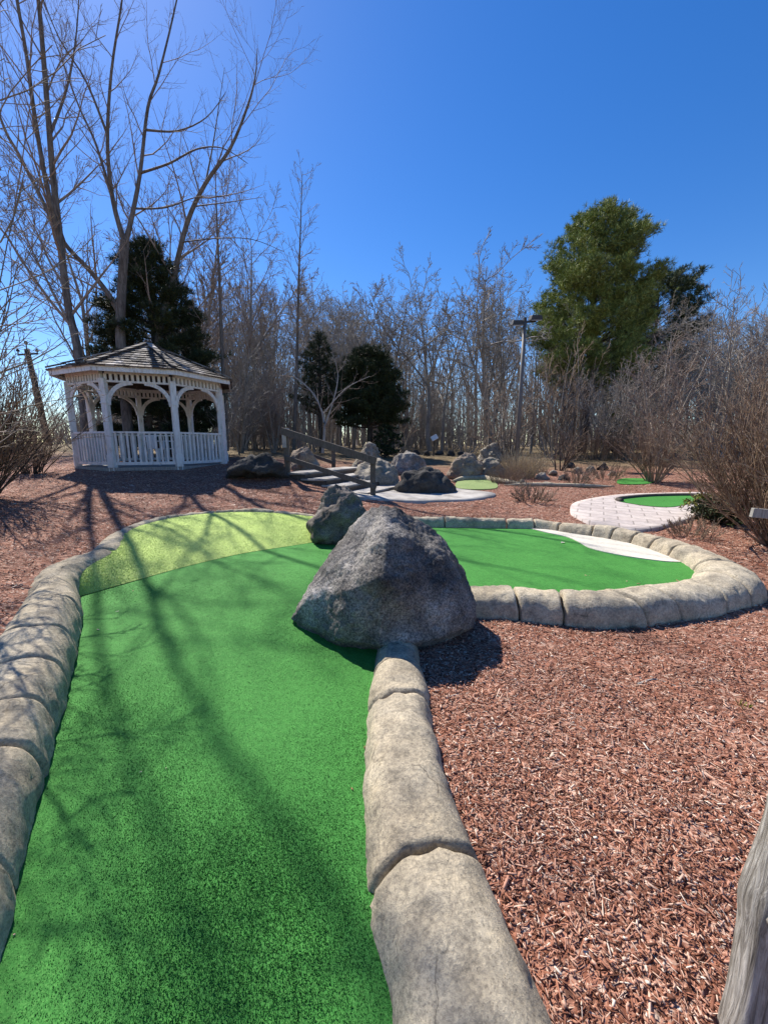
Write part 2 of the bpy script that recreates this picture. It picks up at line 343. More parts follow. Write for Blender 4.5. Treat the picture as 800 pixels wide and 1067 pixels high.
# ------------------------------------------------------------------ light
SUN=Vector((-.396,.507,.766)).normalized()
elev=math.asin(SUN.z); azi=math.atan2(SUN.x,SUN.y)
w=bpy.data.worlds.new('World'); sc.world=w; w.use_nodes=True; wn=w.node_tree
bg=wn.nodes['Background']; sky=wn.nodes.new('ShaderNodeTexSky'); sky.sky_type='NISHITA'; sky.sun_disc=False
sky.sun_elevation=elev; sky.sun_rotation=azi; sky.altitude=0; sky.air_density=1.0; sky.dust_density=.15; sky.ozone_density=3.5
hs=wn.nodes.new('ShaderNodeHueSaturation'); hs.inputs['Saturation'].default_value=1.33
wn.links.new(sky.outputs[0],hs.inputs['Color']); wn.links.new(hs.outputs[0],bg.inputs[0]); bg.inputs[1].default_value=.104; hs.inputs['Hue'].default_value=.510
sl=bpy.data.lights.new('sun','SUN'); sl.energy=5.0; sl.angle=R(.42); sl.color=(1,.94,.86)
so=bpy.data.objects.new('sun',sl); COL.objects.link(so); so.rotation_euler=(-SUN).to_track_quat('-Z','Y').to_euler(); so.location=SUN*60
sc.view_settings.view_transform='Standard'; sc.view_settings.look='None'; sc.view_settings.exposure=.68; sc.view_settings.gamma=1

# ------------------------------------------------------------------ outlines of the putting green and its kerbs
left_in=[at_z(px,py,float(z)) for px,py,z in ((-60,1180,0),(0,1005,0),(20,930,0),(38,860,0),(55,780,.01),(75,690,.05),(85,640,.1),(88,612,.12))]
LK=[]                                                        # (x,y,ztop,width)
for i,p in enumerate(left_in):
    a=left_in[max(i-1,0)]; b=left_in[min(i+1,len(left_in)-1)]; d=(b-a).normalized(); nrm=Vector((-d.y,d.x,0))
    wd=(.44,.44,.44,.42,.42,.42,.40,.38)[i]; zt=(.25,.25,.26,.27,.29,.32,.36,.39)[i]
    c=p+nrm*wd*.5; LK.append((c.x,c.y,zt,wd))
for px,py,zt,wd in ((106,570,.40,.34),(124,554,.415,.28),(150,543,.43,.24),(200,534,.44,.2),(260,531,.43,.18),(320,535,.39,.18),(356,540,.34,.17)):
    p=at_z(px,py,zt); LK.append((p.x,p.y,zt,wd))
RING=[]
for px,py,zt,wd in ((352,541,.36,.22),(385,541,.32,.24),(430,539,.29,.25),(500,540,.28,.26),(560,541,.28,.27),(600,545,.29,.30),(640,550,.29,.33),(680,558,.29,.36),(718,569,.29,.42),(745,580,.28,.5),(760,594,.27,.58),(735,606,.243,.5),(680,614,.243,.44),(620,618,.243,.42),(560,614,.243,.42),(505,611,.243,.42),(450,613,.243,.42)):
    p=at_z(px,py,zt); RING.append((p.x,p.y,zt,wd))
RK=[(.26,.2,.15,.50),(.25,.5,.15,.49),(.24,.785,.15,.47),(.17,1.05,.15,.45),(.115,1.38,.15,.43),(.09,1.8,.15,.41),(.095,2.2,.15,.385),(.10,2.5,.145,.35),(.11,2.85,.14,.32)]
LKs=catmull(LK,12); RINGs=catmull(RING,12); RKs=catmull(RK,12)
green_poly=np.concatenate([LKs[:,:2],RINGs[:,:2],[[.2,3.3]],RKs[::-1,:2]])

# bank between the green and the back kerb
bank_base=[at_z(px,py,.135) for px,py in ((76,619),(120,609),(160,599),(200,588.5),(250,577),(300,569),(352,561))]
bank_base=catmull(bank_base,8)
_tp=[(LK[8][0],LK[8][1],LK[8][2]-.05)]+[(q[0],q[1],q[2]-.03) for q in LK[9:]]
_tp=[(LK[7][0],LK[7][1],.30)]+_tp
bank_top=catmull(_tp,8)
def resample(P,n):
    P=np.asarray(P); d=np.r_[0,np.cumsum(np.linalg.norm(np.diff(P,axis=0),axis=1))]; s=np.linspace(0,d[-1],n)
    return np.stack([np.interp(s,d,P[:,i]) for i in range(P.shape[1])],1)
nb=60; bb=resample(bank_base,nb); bb[:,2]=turf_z(bb[:,1])+.004; bt=resample(bank_top,nb)
bank_poly=np.concatenate([bb[:,:2],bt[::-1,:2]])
def bank_pt(i,v):
    z0=bb[i,2]; z1=bt[i,2]; p=bb[i]*(1-v)+bt[i]*v
    e=1-(1-v)**2.1; return np.array([p[0],p[1],z0+(z1-z0)*e])

# hole 3 : pavers with a green on top
pav_out=[on_ground(px,py,.03) for px,py in ((594,532),(604,522),(650,515),(700,513.5),(738,514),(742,526),(712,543),(668,553),(636,549),(610,543))]
pav_in=[on_ground(px,py,.04) for px,py in ((645,521.5),(663,519),(685,517.5),(712,517),(729,517.5),(727,521),(719,524.5),(700,528),(680,527.5),(660,525))]
pav_out=catmull(pav_out,8,True); pav_in=catmull(pav_in,8,True)
walk_poly=[on_ground(px,py,.02) for px,py in ((366,516),(392,520),(424,522.5),(458,522),(492,521),(514,517.5),(512,513.5),(482,510),(462,506),(425,505),(390,509))]
walk_poly=catmull(walk_poly,6,True)

# ------------------------------------------------------------------ ground
def axis(lo,hi,n,s):
    a=math.asinh(lo/s); b=math.asinh(hi/s); return s*np.sinh(np.linspace(a,b,n))
gx=axis(-420,420,330,1.9); gy=axis(-60,420,330,2.6)+1.8
GX,GY=np.meshgrid(gx,gy); GZ=Hn(GX,GY)
hol=inpoly(GX,GY,green_poly)|inpoly(GX,GY,bank_poly)
nn=np.array([[noise.fractal(Vector((x*1.7,y*1.7,0)),1.,2.,4) if abs(x)<16 and -2<y<18 else 0 for x,y in zip(r1,r2)] for r1,r2 in zip(GX,GY)])
GZ=np.where(hol,np.minimum(GZ-.14,turf_z(GY)-.1),GZ+.018*nn)
GZ=np.where(inpoly(GX,GY,pav_out)|inpoly(GX,GY,walk_poly),GZ-.03,GZ)
ny,nx=GX.shape; idx=np.arange(nx*ny).reshape(ny,nx)
q=np.stack([idx[:-1,:-1],idx[:-1,1:],idx[1:,1:],idx[1:,:-1]],-1).reshape(-1,4)
me=npmesh('ground',np.stack([GX,GY,GZ],-1).reshape(-1,3),[q]); smooth(me)
tag(link('ground',me,M_mulch),kind='structure')
def ground_lin(x,y):     # height of the ground mesh itself
    x=np.asarray(x);y=np.asarray(y)
    i=np.clip(np.searchsorted(gx,x)-1,0,nx-2); j=np.clip(np.searchsorted(gy,y)-1,0,ny-2)
    u=(x-gx[i])/(gx[i+1]-gx[i]); v=(y-gy[j])/(gy[j+1]-gy[j])
    return GZ[j,i]*(1-u)*(1-v)+GZ[j,i+1]*u*(1-v)+GZ[j+1,i]*(1-u)*v+GZ[j+1,i+1]*u*v

# ------------------------------------------------------------------ kerbs : one sculpted concrete border, carved into stones
kerb_zones=[]
def kerb(name,label,S,joints,seed=0,deep=.3,amp=1.):
    root=empty(name,(0,0,0),0,label,'stone border')
    S=np.asarray(S); d=np.r_[0,np.cumsum(np.linalg.norm(np.diff(S[:,:2],axis=0),axis=1))]; Lt=d[-1]
    def ev(s): return np.array([np.interp(s,d,S[:,i]) for i in range(4)])
    edges=[(0,0)]+[(j if isinstance(j,tuple) else (j,0)) for j in joints]+[(1,0)]
    for a,b in zip(edges[:-1],edges[1:]):
        s0,s1=a[0]*Lt,b[0]*Lt; sh0,sh1=a[1],b[1]; Ls=s1-s0
        nu=max(10,int(Ls/.018)); nv=26; V=[]
        jz=random.uniform(-.012,.012)*amp; jw=random.uniform(.97,1.04)
        for iu in range(nu+1):
            u=iu/nu; s_=s0+(s1-s0)*u
            edge=min(u,1-u)*Ls; g=.009
            rnd=min(1,edge/.028); fall=(1-math.sqrt(max(0,1-(1-rnd)**2)))
            for iv in range(nv+1):
                vv=-1+2*iv/nv; v=math.copysign(abs(math.sin(vv*math.pi/2))**.85,vv)
                sk=(sh0*(1-u)+sh1*u)*v+((1-u)**6*noise.fractal(Vector((v*1.6,s0*3+seed,0)),1.,2.,3)*(s0>0)+u**6*noise.fractal(Vector((v*1.6,s1*3+seed,0)),1.,2.,3)*(s1<Lt-1e-4))*.035
                ss=s_+sk+(g if u<.5 else -g)*(1 if edge<.05 else 0)*(1-rnd)
                ss2=min(max(ss,0),Lt); c=ev(ss2); e0=ev(max(ss2-.03,0)); e1=ev(min(ss2+.03,Lt)); t=(e1-e0)[:2]; t/=np.linalg.norm(t)+1e-9
                base=np.array([c[0],c[1]])+t*(ss-ss2); n_=np.array([-t[1],t[0]]); wv=c[3]*jw
                wob=noise.fractal(Vector((base[0]*2.1+seed,base[1]*2.1,.3)),1.,2.,3)
                wob2=noise.fractal(Vector((base[0]*2.1+seed,base[1]*2.1,9.3)),1.,2.,3)
                hw=wv/2*(1+.10*wob2)
                prof=(1-abs(v)**2.8)**(1/2.7) if abs(v)<1 else 0
                bot=c[2]-deep; z=bot+(deep+jz+.02*wob*amp)*prof-fall*.026-(.01 if rnd<.3 else 0)
                inset=fall*.012
                p=base+n_*(hw-inset)*v
                f=(noise.fractal(Vector((p[0]*9,p[1]*9,z*9+seed)),.9,2.2,5)*.011-max(0,noise.noise(Vector((p[0]*13,p[1]*13,z*13+seed)))-.45)*.05)*amp
                V.append((p[0]+n_[0]*f*v,p[1]+n_[1]*f*v,z+f*(1-abs(v)**3)))
        V=np.array(V); ii=np.arange((nu+1)*(nv+1)).reshape(nu+1,nv+1)
        q=np.stack([ii[:-1,:-1],ii[:-1,1:],ii[1:,1:],ii[1:,:-1]],-1).reshape(-1,4)[:,::-1]
        me=npmesh('kerb_stone',V,[q]); 
        bm=bmesh.new(); bm.from_mesh(me); bm.verts.ensure_lookup_table()
        for row in (0,nu):
            try: bm.faces.new([bm.verts[int(i)] for i in (ii[row] if row==nu else ii[row][::-1])])
            except Exception: pass
        bmesh.ops.recalc_face_normals(bm,faces=list(bm.faces)); bm.to_mesh(me); bm.free(); smooth(me)
        link('kerb_stone',me,M_kerb,root)
    kerb_zones.append((S[:,:2].copy(),S[:,3].copy()))
    return root
def near_frac(S,x,y):
    d=np.r_[0,np.cumsum(np.linalg.norm(np.diff(S[:,:2],axis=0),axis=1))]; i=np.argmin((S[:,0]-x)**2+(S[:,1]-y)**2); return d[i]/d[-1]
def fr(S,px,py,z): p=at_z(px,py,z); return near_frac(S,p.x,p.y)
kerb('stone_border','long pale sculpted stone kerb running from the camera to the big boulder',RKs,
     [(near_frac(RKs,.2,1.14),.0),(near_frac(RKs,.09,2.02),.0),(near_frac(RKs,.09,2.36),0)],1)
lj=sorted([fr(LKs,-5,1060,.25),fr(LKs,10,865,.26),fr(LKs,15,765,.29),fr(LKs,28,722,.3),fr(LKs,45,676,.33),fr(LKs,60,640,.36),fr(LKs,72,615,.38)]+[fr(LKs,px,py,z) for px,py,z in ((106,570,.40),(135,549,.42),(175,538,.435),(225,532,.435),(285,533,.41))])
kerb('stone_border','shaded sculpted stone kerb along the left of the green and behind the olive bank',LKs,[(j,random.uniform(-.02,.02)) for j in lj],5)
rj=[]
for px,py,z,sh in ((404,540,.3,0),(462,539,.28,.02),(528,540,.28,0),(556,541,.28,0),(585,543,.28,.0),(622,547,.29,.02),(642,550.5,.29,.03),(664,555,.29,.03),(690,561,.29,.02),(716,568.5,.29,.03),(748,583,.28,-.02),(757,598,.27,.10),(738,606,.265,.0),(688,613.5,.265,-.10),(650,616.5,.265,-.12),(588,616,.265,0),(537,613,.265,0),(490,612,.265,0)):
    rj.append((fr(RINGs,px,py,z),sh))
rj.sort()
kerb('stone_border','sculpted stone kerb ringing the far half of the green right of the big boulder',RINGs,rj,11)

# ------------------------------------------------------------------ greens
step=.055; ax=np.arange(-3.7,4.3,step); ay=np.arange(-.2,7.5,step); AX,AY=np.meshgrid(ax,ay)
ins=inpoly(AX+step/2,AY+step/2,green_poly)[:-1,:-1]
AZ=turf_z(AY)+.004*np.array([[noise.noise(Vector((x*1.2,y*1.2,3))) for x,y in zip(a,b)] for a,b in zip(AX,AY)])
ii=np.arange(AX.size).reshape(AX.shape); q=np.stack([ii[:-1,:-1],ii[:-1,1:],ii[1:,1:],ii[1:,:-1]],-1)[ins]
use=np.unique(q); mapv=np.full(AX.size,-1); mapv[use]=np.arange(len(use))
me=npmesh('putting_green',np.stack([AX,AY,AZ],-1).reshape(-1,3)[use],[mapv[q]]); smooth(me)
green=link('putting_green',me,M_turf); tag(green,'large bright green putting carpet running from the camera round the big boulder','putting green')
def blades(pts,zf,ln,wd,nrm=None):
    n=len(pts); a=rng.uniform(0,2*np.pi,n); t=rng.uniform(.25,1.15,n); b=rng.uniform(0,2*np.pi,n); L=ln*rng.uniform(.6,1.3,n)
    base=np.stack([pts[:,0],pts[:,1],zf],-1); tip=base+np.stack([np.cos(a)*np.sin(t)*L,np.sin(a)*np.sin(t)*L,np.cos(t)*L],-1)
    side=np.stack([np.cos(b),np.sin(b),np.zeros(n)],-1)*(wd*rng.uniform(.7,1.3,n)/2)[:,None]
    V=np.stack([base-side,base+side,tip+side*.5,tip-side*.5],1).reshape(-1,3)
    return V,np.arange(4*n).reshape(n,4)
def sample(n,x0,x1,y0,y1,dens):
    X=rng.uniform(x0,x1,n); Y=rng.uniform(y0,y1,n); k=rng.uniform(size=n)<dens(X,Y); return X[k],Y[k]
X,Y=sample(2600000,-3.2,.6,.6,5.6,lambda X,Y:np.clip(2.4/(X*X+Y*Y+.6),0,1)*.7)
k=inpoly(X,Y,green_poly)&~inpoly(X,Y,bank_poly)&(np.abs(X)<1.12*Y+.25); X,Y=X[k],Y[k]
V,Fq=blades(np.stack([X,Y],1),turf_z(Y)-.002,.0058,.0027)
pile=link('turf_pile',npmesh('turf_pile',V,[Fq]),M_turf,green); tag(pile,kind='stuff')
# bank
nv=14; V=np.array([bank_pt(i,v) for i in range(nb) for v in np.linspace(0,1,nv)]); ii=np.arange(nb*nv).reshape(nb,nv)
q=np.stack([ii[:-1,:-1],ii[1:,:-1],ii[1:,1:],ii[:-1,1:]],-1).reshape(-1,4)
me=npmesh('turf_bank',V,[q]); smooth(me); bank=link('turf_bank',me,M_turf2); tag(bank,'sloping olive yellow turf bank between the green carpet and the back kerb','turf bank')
n=90000; fi=rng.uniform(0,nb-1.001,n); fv=rng.uniform(0,1,n); i0=fi.astype(int); u=(fi-i0)[:,None]
VV=V.reshape(nb,nv,3); fj=fv*(nv-1.001); j0=fj.astype(int); w_=(fj-j0)[:,None]
PB=(VV[i0,j0]*(1-u)+VV[i0+1,j0]*u)*(1-w_)+(VV[i0,j0+1]*(1-u)+VV[i0+1,j0+1]*u)*w_
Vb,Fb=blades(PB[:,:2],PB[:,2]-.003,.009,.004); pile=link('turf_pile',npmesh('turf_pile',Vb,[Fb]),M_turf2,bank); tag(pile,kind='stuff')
# cream inset
cr=catmull([at_z(px,py,.14) for px,py in ((535,545),(575,546),(612,549),(650,554),(690,562),(712,570),(727,579),(724,584),(700,585),(668,581.5),(640,577),(615,571),(602,564),(590,559),(565,553.5))],6,True)
mb=MB(); mb.add([(p[0],p[1],.140) for p in cr]+[(p[0],p[1],.125) for p in cr],[tuple(range(len(cr)))]+[(i,(i+1)%len(cr),(i+1)%len(cr)+len(cr),i+len(cr)) for i in range(len(cr))])
o=mb.build('carpet_inset',M_cream); tag(o,'cream coloured carpet crescent on the green beside the far right kerb','carpet inset')
# small pale scrap on the green
p=at_z(586,565,.145); mb=MB(); mb.add([(p.x-.03,p.y-.01,.141),(p.x+.02,p.y-.02,.146),(p.x+.035,p.y+.012,.142),(p.x-.01,p.y+.02,.15)],[(0,1,2,3)]); mb.add([(p.x-.03,p.y-.01,.137),(p.x+.02,p.y-.02,.142),(p.x+.035,p.y+.012,.138),(p.x-.01,p.y+.02,.146)],[(3,2,1,0)])
tag(mb.build('dry_leaf',M_cream),'tiny pale dry leaf lying alone on the far green','leaf')

# pavers + hole 3 green
n_=len(pav_out); rings=[pav_out*(1-t)+pav_in*t for t in np.linspace(0,1,7)]
V=np.concatenate([[(p[0],p[1],p[2]-.12) for p in pav_out]]+[np.array([(p[0],p[1],H(p[0],p[1])+.035) for p in r_]) for r_ in rings]); m_=8
ii=np.arange(m_*n_).reshape(m_,n_); q=np.stack([ii[:-1],np.roll(ii,-1,1)[:-1],np.roll(ii,-1,1)[1:],ii[1:]],-1).reshape(-1,4)
me=npmesh('paved_surround',V,[q]); o=link('paved_surround',me,M_paver); tag(o,'pale pinkish paved surround of the small green at right','paving')
ctr=pav_in.mean(0); rr=[ctr+(pav_in-ctr)*t for t in (1.04,.8,.6,.4,.2,.02)]
V=np.concatenate([np.array([(p[0],p[1],H(p[0],p[1])+(.045 if k<9 else 0)) for p in r_]) for k,r_ in enumerate(rr)]); m_=len(rr); ii=np.arange(m_*n_).reshape(m_,n_)
q=np.stack([ii[:-1],np.roll(ii,-1,1)[:-1],np.roll(ii,-1,1)[1:],ii[1:]],-1).reshape(-1,4)
o=link('putting_green',npmesh('putting_green',V,[q]),M_turf); tag(o,'small bright green putting carpet set in pale paving at right','putting green')
bk=[pav_in[i%n_] for i in range(-4,36)]
mb=MB(); mb.tube([(p[0],p[1]+.06,H(p[0],p[1])+.05) for p in bk],.05,8); o=mb.build('edging',M_timber_dark,sm=True); tag(o,'low dark edging along the back of the small green in the paving','edging')
# far greens
for pts,lab,mt in (([(478,508),(516,508),(514,500),(500,498.5),(478,500)],'distant pale green putting carpet beyond the dark boulder',M_turf3),([(645,503),(676,503),(678,498.5),(648,498)],'distant strip of green putting carpet left of the brown vase shaped bush',M_turf)):
    P=[on_ground(px,py,.04) for px,py in pts]; P=catmull(P,5,True); mb=MB(); n2=len(P)
    mb.add([(p[0],p[1],H(p[0],p[1])+.022) for p in P]+[(p[0],p[1],H(p[0],p[1])-.05) for p in P],[tuple(range(n2))]+[(i,(i+1)%n2,(i+1)%n2+n2,i+n2) for i in range(n2)])
    tag(mb.build('putting_green',mt),lab,'putting green')
# low stone edge behind the pale far green
def edging(pxs,lab,r=.09):
    P=catmull([on_ground(px,py) for px,py in pxs],6); mb=MB(); mb.tube([(p[0],p[1],H(p[0],p[1])+.04) for p in P],[max(.015,r*min(1,i/4,(len(P)-1-i)/4)*(1+.35*noise.noise(Vector((i*.7,0,1))))) for i in range(len(P))],8)
    return tag(mb.build('stone_edging',M_kerb,sm=True),lab,'edging')
edging(((470,503),(485,500.5),(505,500),(520,503),(545,506)),'pale stone edging round the distant pale green carpet')
edging(((525,507),(560,506.5),(600,507.5),(640,508.5)),'thin pale edging line across the mulch beyond the kerb',.05)
# concrete landing
n_=len(walk_poly); cw=walk_poly.mean(0); rr=[walk_poly]+[cw+(walk_poly-cw)*t for t in (1,.8,.6,.4,.2,.02)]
V=np.concatenate([np.array([(p[0],p[1],H(p[0],p[1])+(-.08 if k==0 else .03)) for p in r_]) for k,r_ in enumerate(rr)]); ii=np.arange(len(V)).reshape(-1,n_)
q=np.stack([ii[:-1],np.roll(ii,-1,1)[:-1],np.roll(ii,-1,1)[1:],ii[1:]],-1).reshape(-1,4)
tag(link('path',npmesh('path',V,[q]),M_concrete),kind='structure')

# ------------------------------------------------------------------ boulders
def rock_mesh(name,pts,vox=.03,amp=.05,freq=2.5,sm=3,fine=.008,seed=0,facet=0.):
    bm=bmesh.new()
    for p in pts: bm.verts.new(p)
    r=bmesh.ops.convex_hull(bm,input=list(bm.verts)); 
    bmesh.ops.delete(bm,geom=list({g for g in r['geom_interior']+r['geom_unused'] if isinstance(g,bmesh.types.BMVert)}),context='VERTS')
    bmesh.ops.recalc_face_normals(bm,faces=list(bm.faces)); me=bpy.data.meshes.new(name+'_tmp'); bm.to_mesh(me); bm.free()
    o=bpy.data.objects.new('tmp',me); COL.objects.link(o)
    m=o.modifiers.new('r','REMESH'); m.mode='VOXEL'; m.voxel_size=vox
    m2=o.modifiers.new('s','SMOOTH'); m2.iterations=sm; m2.factor=.5
    dg=bpy.context.evaluated_depsgraph_get(); me2=bpy.data.meshes.new_from_object(o.evaluated_get(dg)); me2.name=name
    bpy.data.objects.remove(o); bpy.data.meshes.remove(me)
    n=len(me2.vertices); co_=np.empty(n*3); me2.vertices.foreach_get('co',co_); no=np.empty(n*3); me2.vertices.foreach_get('normal',no)
    co_=co_.reshape(-1,3); no=no.reshape(-1,3); S=Vector((seed*3.7,seed*1.3,seed))
    dd=np.array([facet*(.45-noise.voronoi(Vector(c)*freq*.85+S)[0][0])+amp*noise.fractal(Vector(c)*freq+S,1.,2.,4)+amp*.45*abs(noise.fractal(Vector(c)*freq*2.3+S,1.,2.,3))+fine*noise.fractal(Vector(c)*freq*9+S,.8,2.,4) for c in co_])
    me2.vertices.foreach_set('co',(co_+no*dd[:,None]).ravel()); me2.update(); smooth(me2); return me2
big=[(-.80,3.03,.10),(-.84,3.2,.05),(-.03,2.55,.12),(.35,2.62,.12),(.72,2.82,.14),(.76,2.95,.26),(.74,3.2,.3),(.69,3.2,.52),(.66,2.95,.42),(.51,3.3,.79),(.45,3.0,.7),(.25,3.28,.95),(.10,3.22,1.01),(-.03,3.2,1.05),(-.11,3.3,1.02),(-.62,3.4,.30),(-.43,3.35,.64),(-.26,2.68,.50),(-.62,2.92,.34),(.03,2.80,.87),(.0,2.58,.62),
(-.4,3.8,.1),(.5,3.8,.1),(0,3.8,.5),(.66,3.5,.1),(-.7,3.45,.1),(-.40,3.5,.62),(.35,2.78,.42),(.6,2.86,.42),(-.55,2.95,-.1),(.5,2.9,-.1),(0,2.78,-.1),(-.35,2.66,.12)]
me=rock_mesh('boulder',big,.018,.024,3.2,1,.010,1,.07)
tag(link('boulder',me,M_granite),'big grey pointed granite boulder sitting in the middle of the green','boulder')
def boulder(px0,px1,pytop,pybot,label,mt,seed,depth=None,z=None,amp=.08,shape='round',name='boulder',group=None,sink=.12):
    c=on_ground((px0+px1)/2,pybot) if z is None else at_z((px0+px1)/2,pybot,z)
    t=c.y*math.cos(PITCH)+(EYE-c.z)*math.sin(PITCH); wdt=(px1-px0)*t/F; hgt=(pybot-pytop)*t/F; dp=depth or wdt*.8
    rg=np.random.default_rng(seed); P=[]
    for k in range(22):
        a=rg.uniform(0,2*np.pi); e=rg.uniform(-.15,1.)*np.pi/2
        pw=.75 if shape=='round' else 1.0
        x=math.copysign(abs(math.cos(a))**pw,math.cos(a))*math.cos(e)**pw; y=math.copysign(abs(math.sin(a))**pw,math.sin(a))*math.cos(e)**pw; zz=math.sin(e)
        j=rg.uniform(.8,1.02); P.append((x*wdt/2*j,y*dp/2*j,zz*hgt*j if zz>0 else zz*.3*hgt))
    P+= [(wdt*.1*rg.uniform(-1,1),0,hgt),(-wdt/2,0,hgt*.2),(wdt/2,0,hgt*.2)]
    me=rock_mesh('boulder',P,max(.025,wdt/34),amp*1.25*hgt,2.6/max(hgt,.3),1,.015*hgt,seed,.16*hgt)
    o=link(name,me,mt,None,(c.x,c.y+dp*.42,c.z-sink*hgt*.3)); o.rotation_euler=(0,0,0)
    return tag(o,label,'boulder' if name=='boulder' else 'rock',group)
def boulder_at(*a,**k): return boulder(*a,**k)
boulder(317,383,502,563,'mid sized dark lichened boulder on the bank right behind the big pointed boulder',M_granite_mid,21,z=.2,depth=.75)
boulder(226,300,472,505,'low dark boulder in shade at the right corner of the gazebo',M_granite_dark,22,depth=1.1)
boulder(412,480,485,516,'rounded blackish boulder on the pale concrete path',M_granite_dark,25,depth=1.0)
boulder(362,418,477,508,'pale speckled boulder beside the foot of the handrail',M_granite_pale,24,depth=1.2)
boulder(366,398,461,490,'pale boulder peeking over the lower end of the handrail',M_granite_pale,27,depth=1.)
boulder(404,446,469,496,'grey flat topped boulder behind the blackish boulder',M_granite,26,depth=1.3)
boulder(467,507,471,500,'brownish slanted boulder with a dark right side beyond the path',M_tan,28,depth=1.0)
boulder(500,533,462,482,'upper pale boulder of a two rock heap left of the reeds',M_granite_pale,29,depth=1.3)
boulder(498,530,476,498,'lower pale boulder of a two rock heap left of the reeds',M_granite_pale,30,depth=.9)
boulder(298,330,464,492,'tan boulder with a pale rim at the head of the steps',M_tan,31,depth=.8)
boulder(440,470,490,503,'small dark rock half hidden behind the blackish boulder',M_granite_dark,38,depth=.5)
rg=np.random.default_rng(5)
spots=[(552,497,12,7),(566,500,16,8),(578,496,11,6),(590,501,14,7),(603,494,12,8),(616,492,10,7),(630,490,13,8),(545,505,10,6),(612,500,9,5),(596,488,12,6),(640,496,10,6),(572,507,15,5)]
whr=['at the reeds','under the small bare shrub','in the middle of the rubble','at the right of the rubble']
for k,(px,py,w_,h_) in enumerate(spots):
    boulder(px-w_/2,px+w_/2,py-h_,py,'small pale grey stone in the scatter of stones beyond the mulch',M_granite_pale if k%3 else M_granite_dark,60+k,name='loose_stone',group='loose stones beyond the mulch',amp=.12)
for k,(px,w_,h_) in enumerate(((410,9,5),(421,8,4),(433,10,6),(445,8,5),(458,10,5),(470,9,5),(480,8,4))):
    boulder(px-w_/2,px+w_/2,474-h_,474+k%2,'far small rock in the row at the edge of the woods',M_granite_dark,80+k,name='field_rock',group='row of rocks at the woodland edge')
boulder(618,634,642,653,'white broken stone lying at the foot of the ring kerb',M_granite_pale,95,z=.0,name='broken_stone',depth=.1,amp=.2,sink=0)
boulder(636,646,646,654,'small white chip of stone next to the broken stone',M_granite_pale,96,z=.0,name='broken_stone',depth=.06,amp=.2,sink=0)

# ------------------------------------------------------------------ gazebo
GC=Vector((-6.25,10.8,.965)); GR=1.806; GT=3.894; PH=2.06
gz=empty('gazebo',GC,0,'white octagonal wooden gazebo with brown shingle roof','gazebo')
def gv(k,r,z): a=GT+math.pi/4*k; return Vector((r*math.cos(a),r*math.sin(a),z))
mb=MB(); v=[gv(k,GR+.08,.05) for k in range(8)]+[gv(k,GR+.08,-.25) for k in range(8)]
mb.add(v,[tuple(range(8))]+[(k,k+8,(k+1)%8+8,(k+1)%8) for k in range(8)]); mb.build('floor',M_timber_grey,gz)
for k in range(8):
    p=gv(k,GR,0); mb=MB(); M=Matrix.Rotation(GT+math.pi/4*k,3,'Z')
    mb.box(p+Vector((0,0,.95)),(.125,.125,2.2),M); mb.box(p+Vector((0,0,PH-.55)),(.15,.15,.03),M); mb.box(p+Vector((0,0,.2)),(.15,.15,.3),M)
    mb.build('post',M_white,gz,bevel=.006)
for k in range(8):
    a=gv(k,GR,0); b=gv(k+1,GR,0); d=(b-a).normalized(); L=(b-a).length; n_=Vector((d.y,-d.x,0))
    up=Vector((0,0,1))
    # frieze : two rails with spindle blocks
    mb=MB(); mb.bar(a+d*.06+up*(PH+.13),b-d*.06+up*(PH+.13),.09,.07); mb.bar(a+d*.06+up*(PH-.07),b-d*.06+up*(PH-.07),.07,.04)
    ns=13
    for i in range(ns): 
        t=(i+.5)/ns; c=a+(b-a)*t+up*(PH+.02); mb.box(c,(.055,.05,.145),Matrix((d,n_,up)).transposed())
    mb.build('frieze',M_white,gz)
    # arched brackets
    for s,(o0,dd) in enumerate(((a,d),(b,-d))):
        mb=MB(); pts=[]; r0=.50
        for i in range(9):
            th=math.pi/2*i/8; pts.append(o0+dd*(.06+r0*(1-math.cos(th)))+up*(PH-.09-r0*(1-math.sin(th))))
        for i in range(8): mb.bar(pts[i],pts[i+1]+(pts[i+1]-pts[i])*.12,.045,.085,n_ if False else (0,0,1) if i>2 else n_.cross(d) if i<0 else dd)
        mb.build('bracket',M_white,gz)
    # railing
    mb=MB(); mb.bar(a+d*.06+up*.86,b-d*.06+up*.86,.075,.045); mb.bar(a+d*.06+up*.14,b-d*.06+up*.14,.045,.07)
    nb_=11
    for i in range(nb_): 
        t=(i+.5)/nb_; c=a+d*.06+(b-a-d*.12)*t+up*.5; mb.box(c,(.042,.03,.68),Matrix((d,n_,up)).transposed())
    mb.build('railing',M_white,gz)
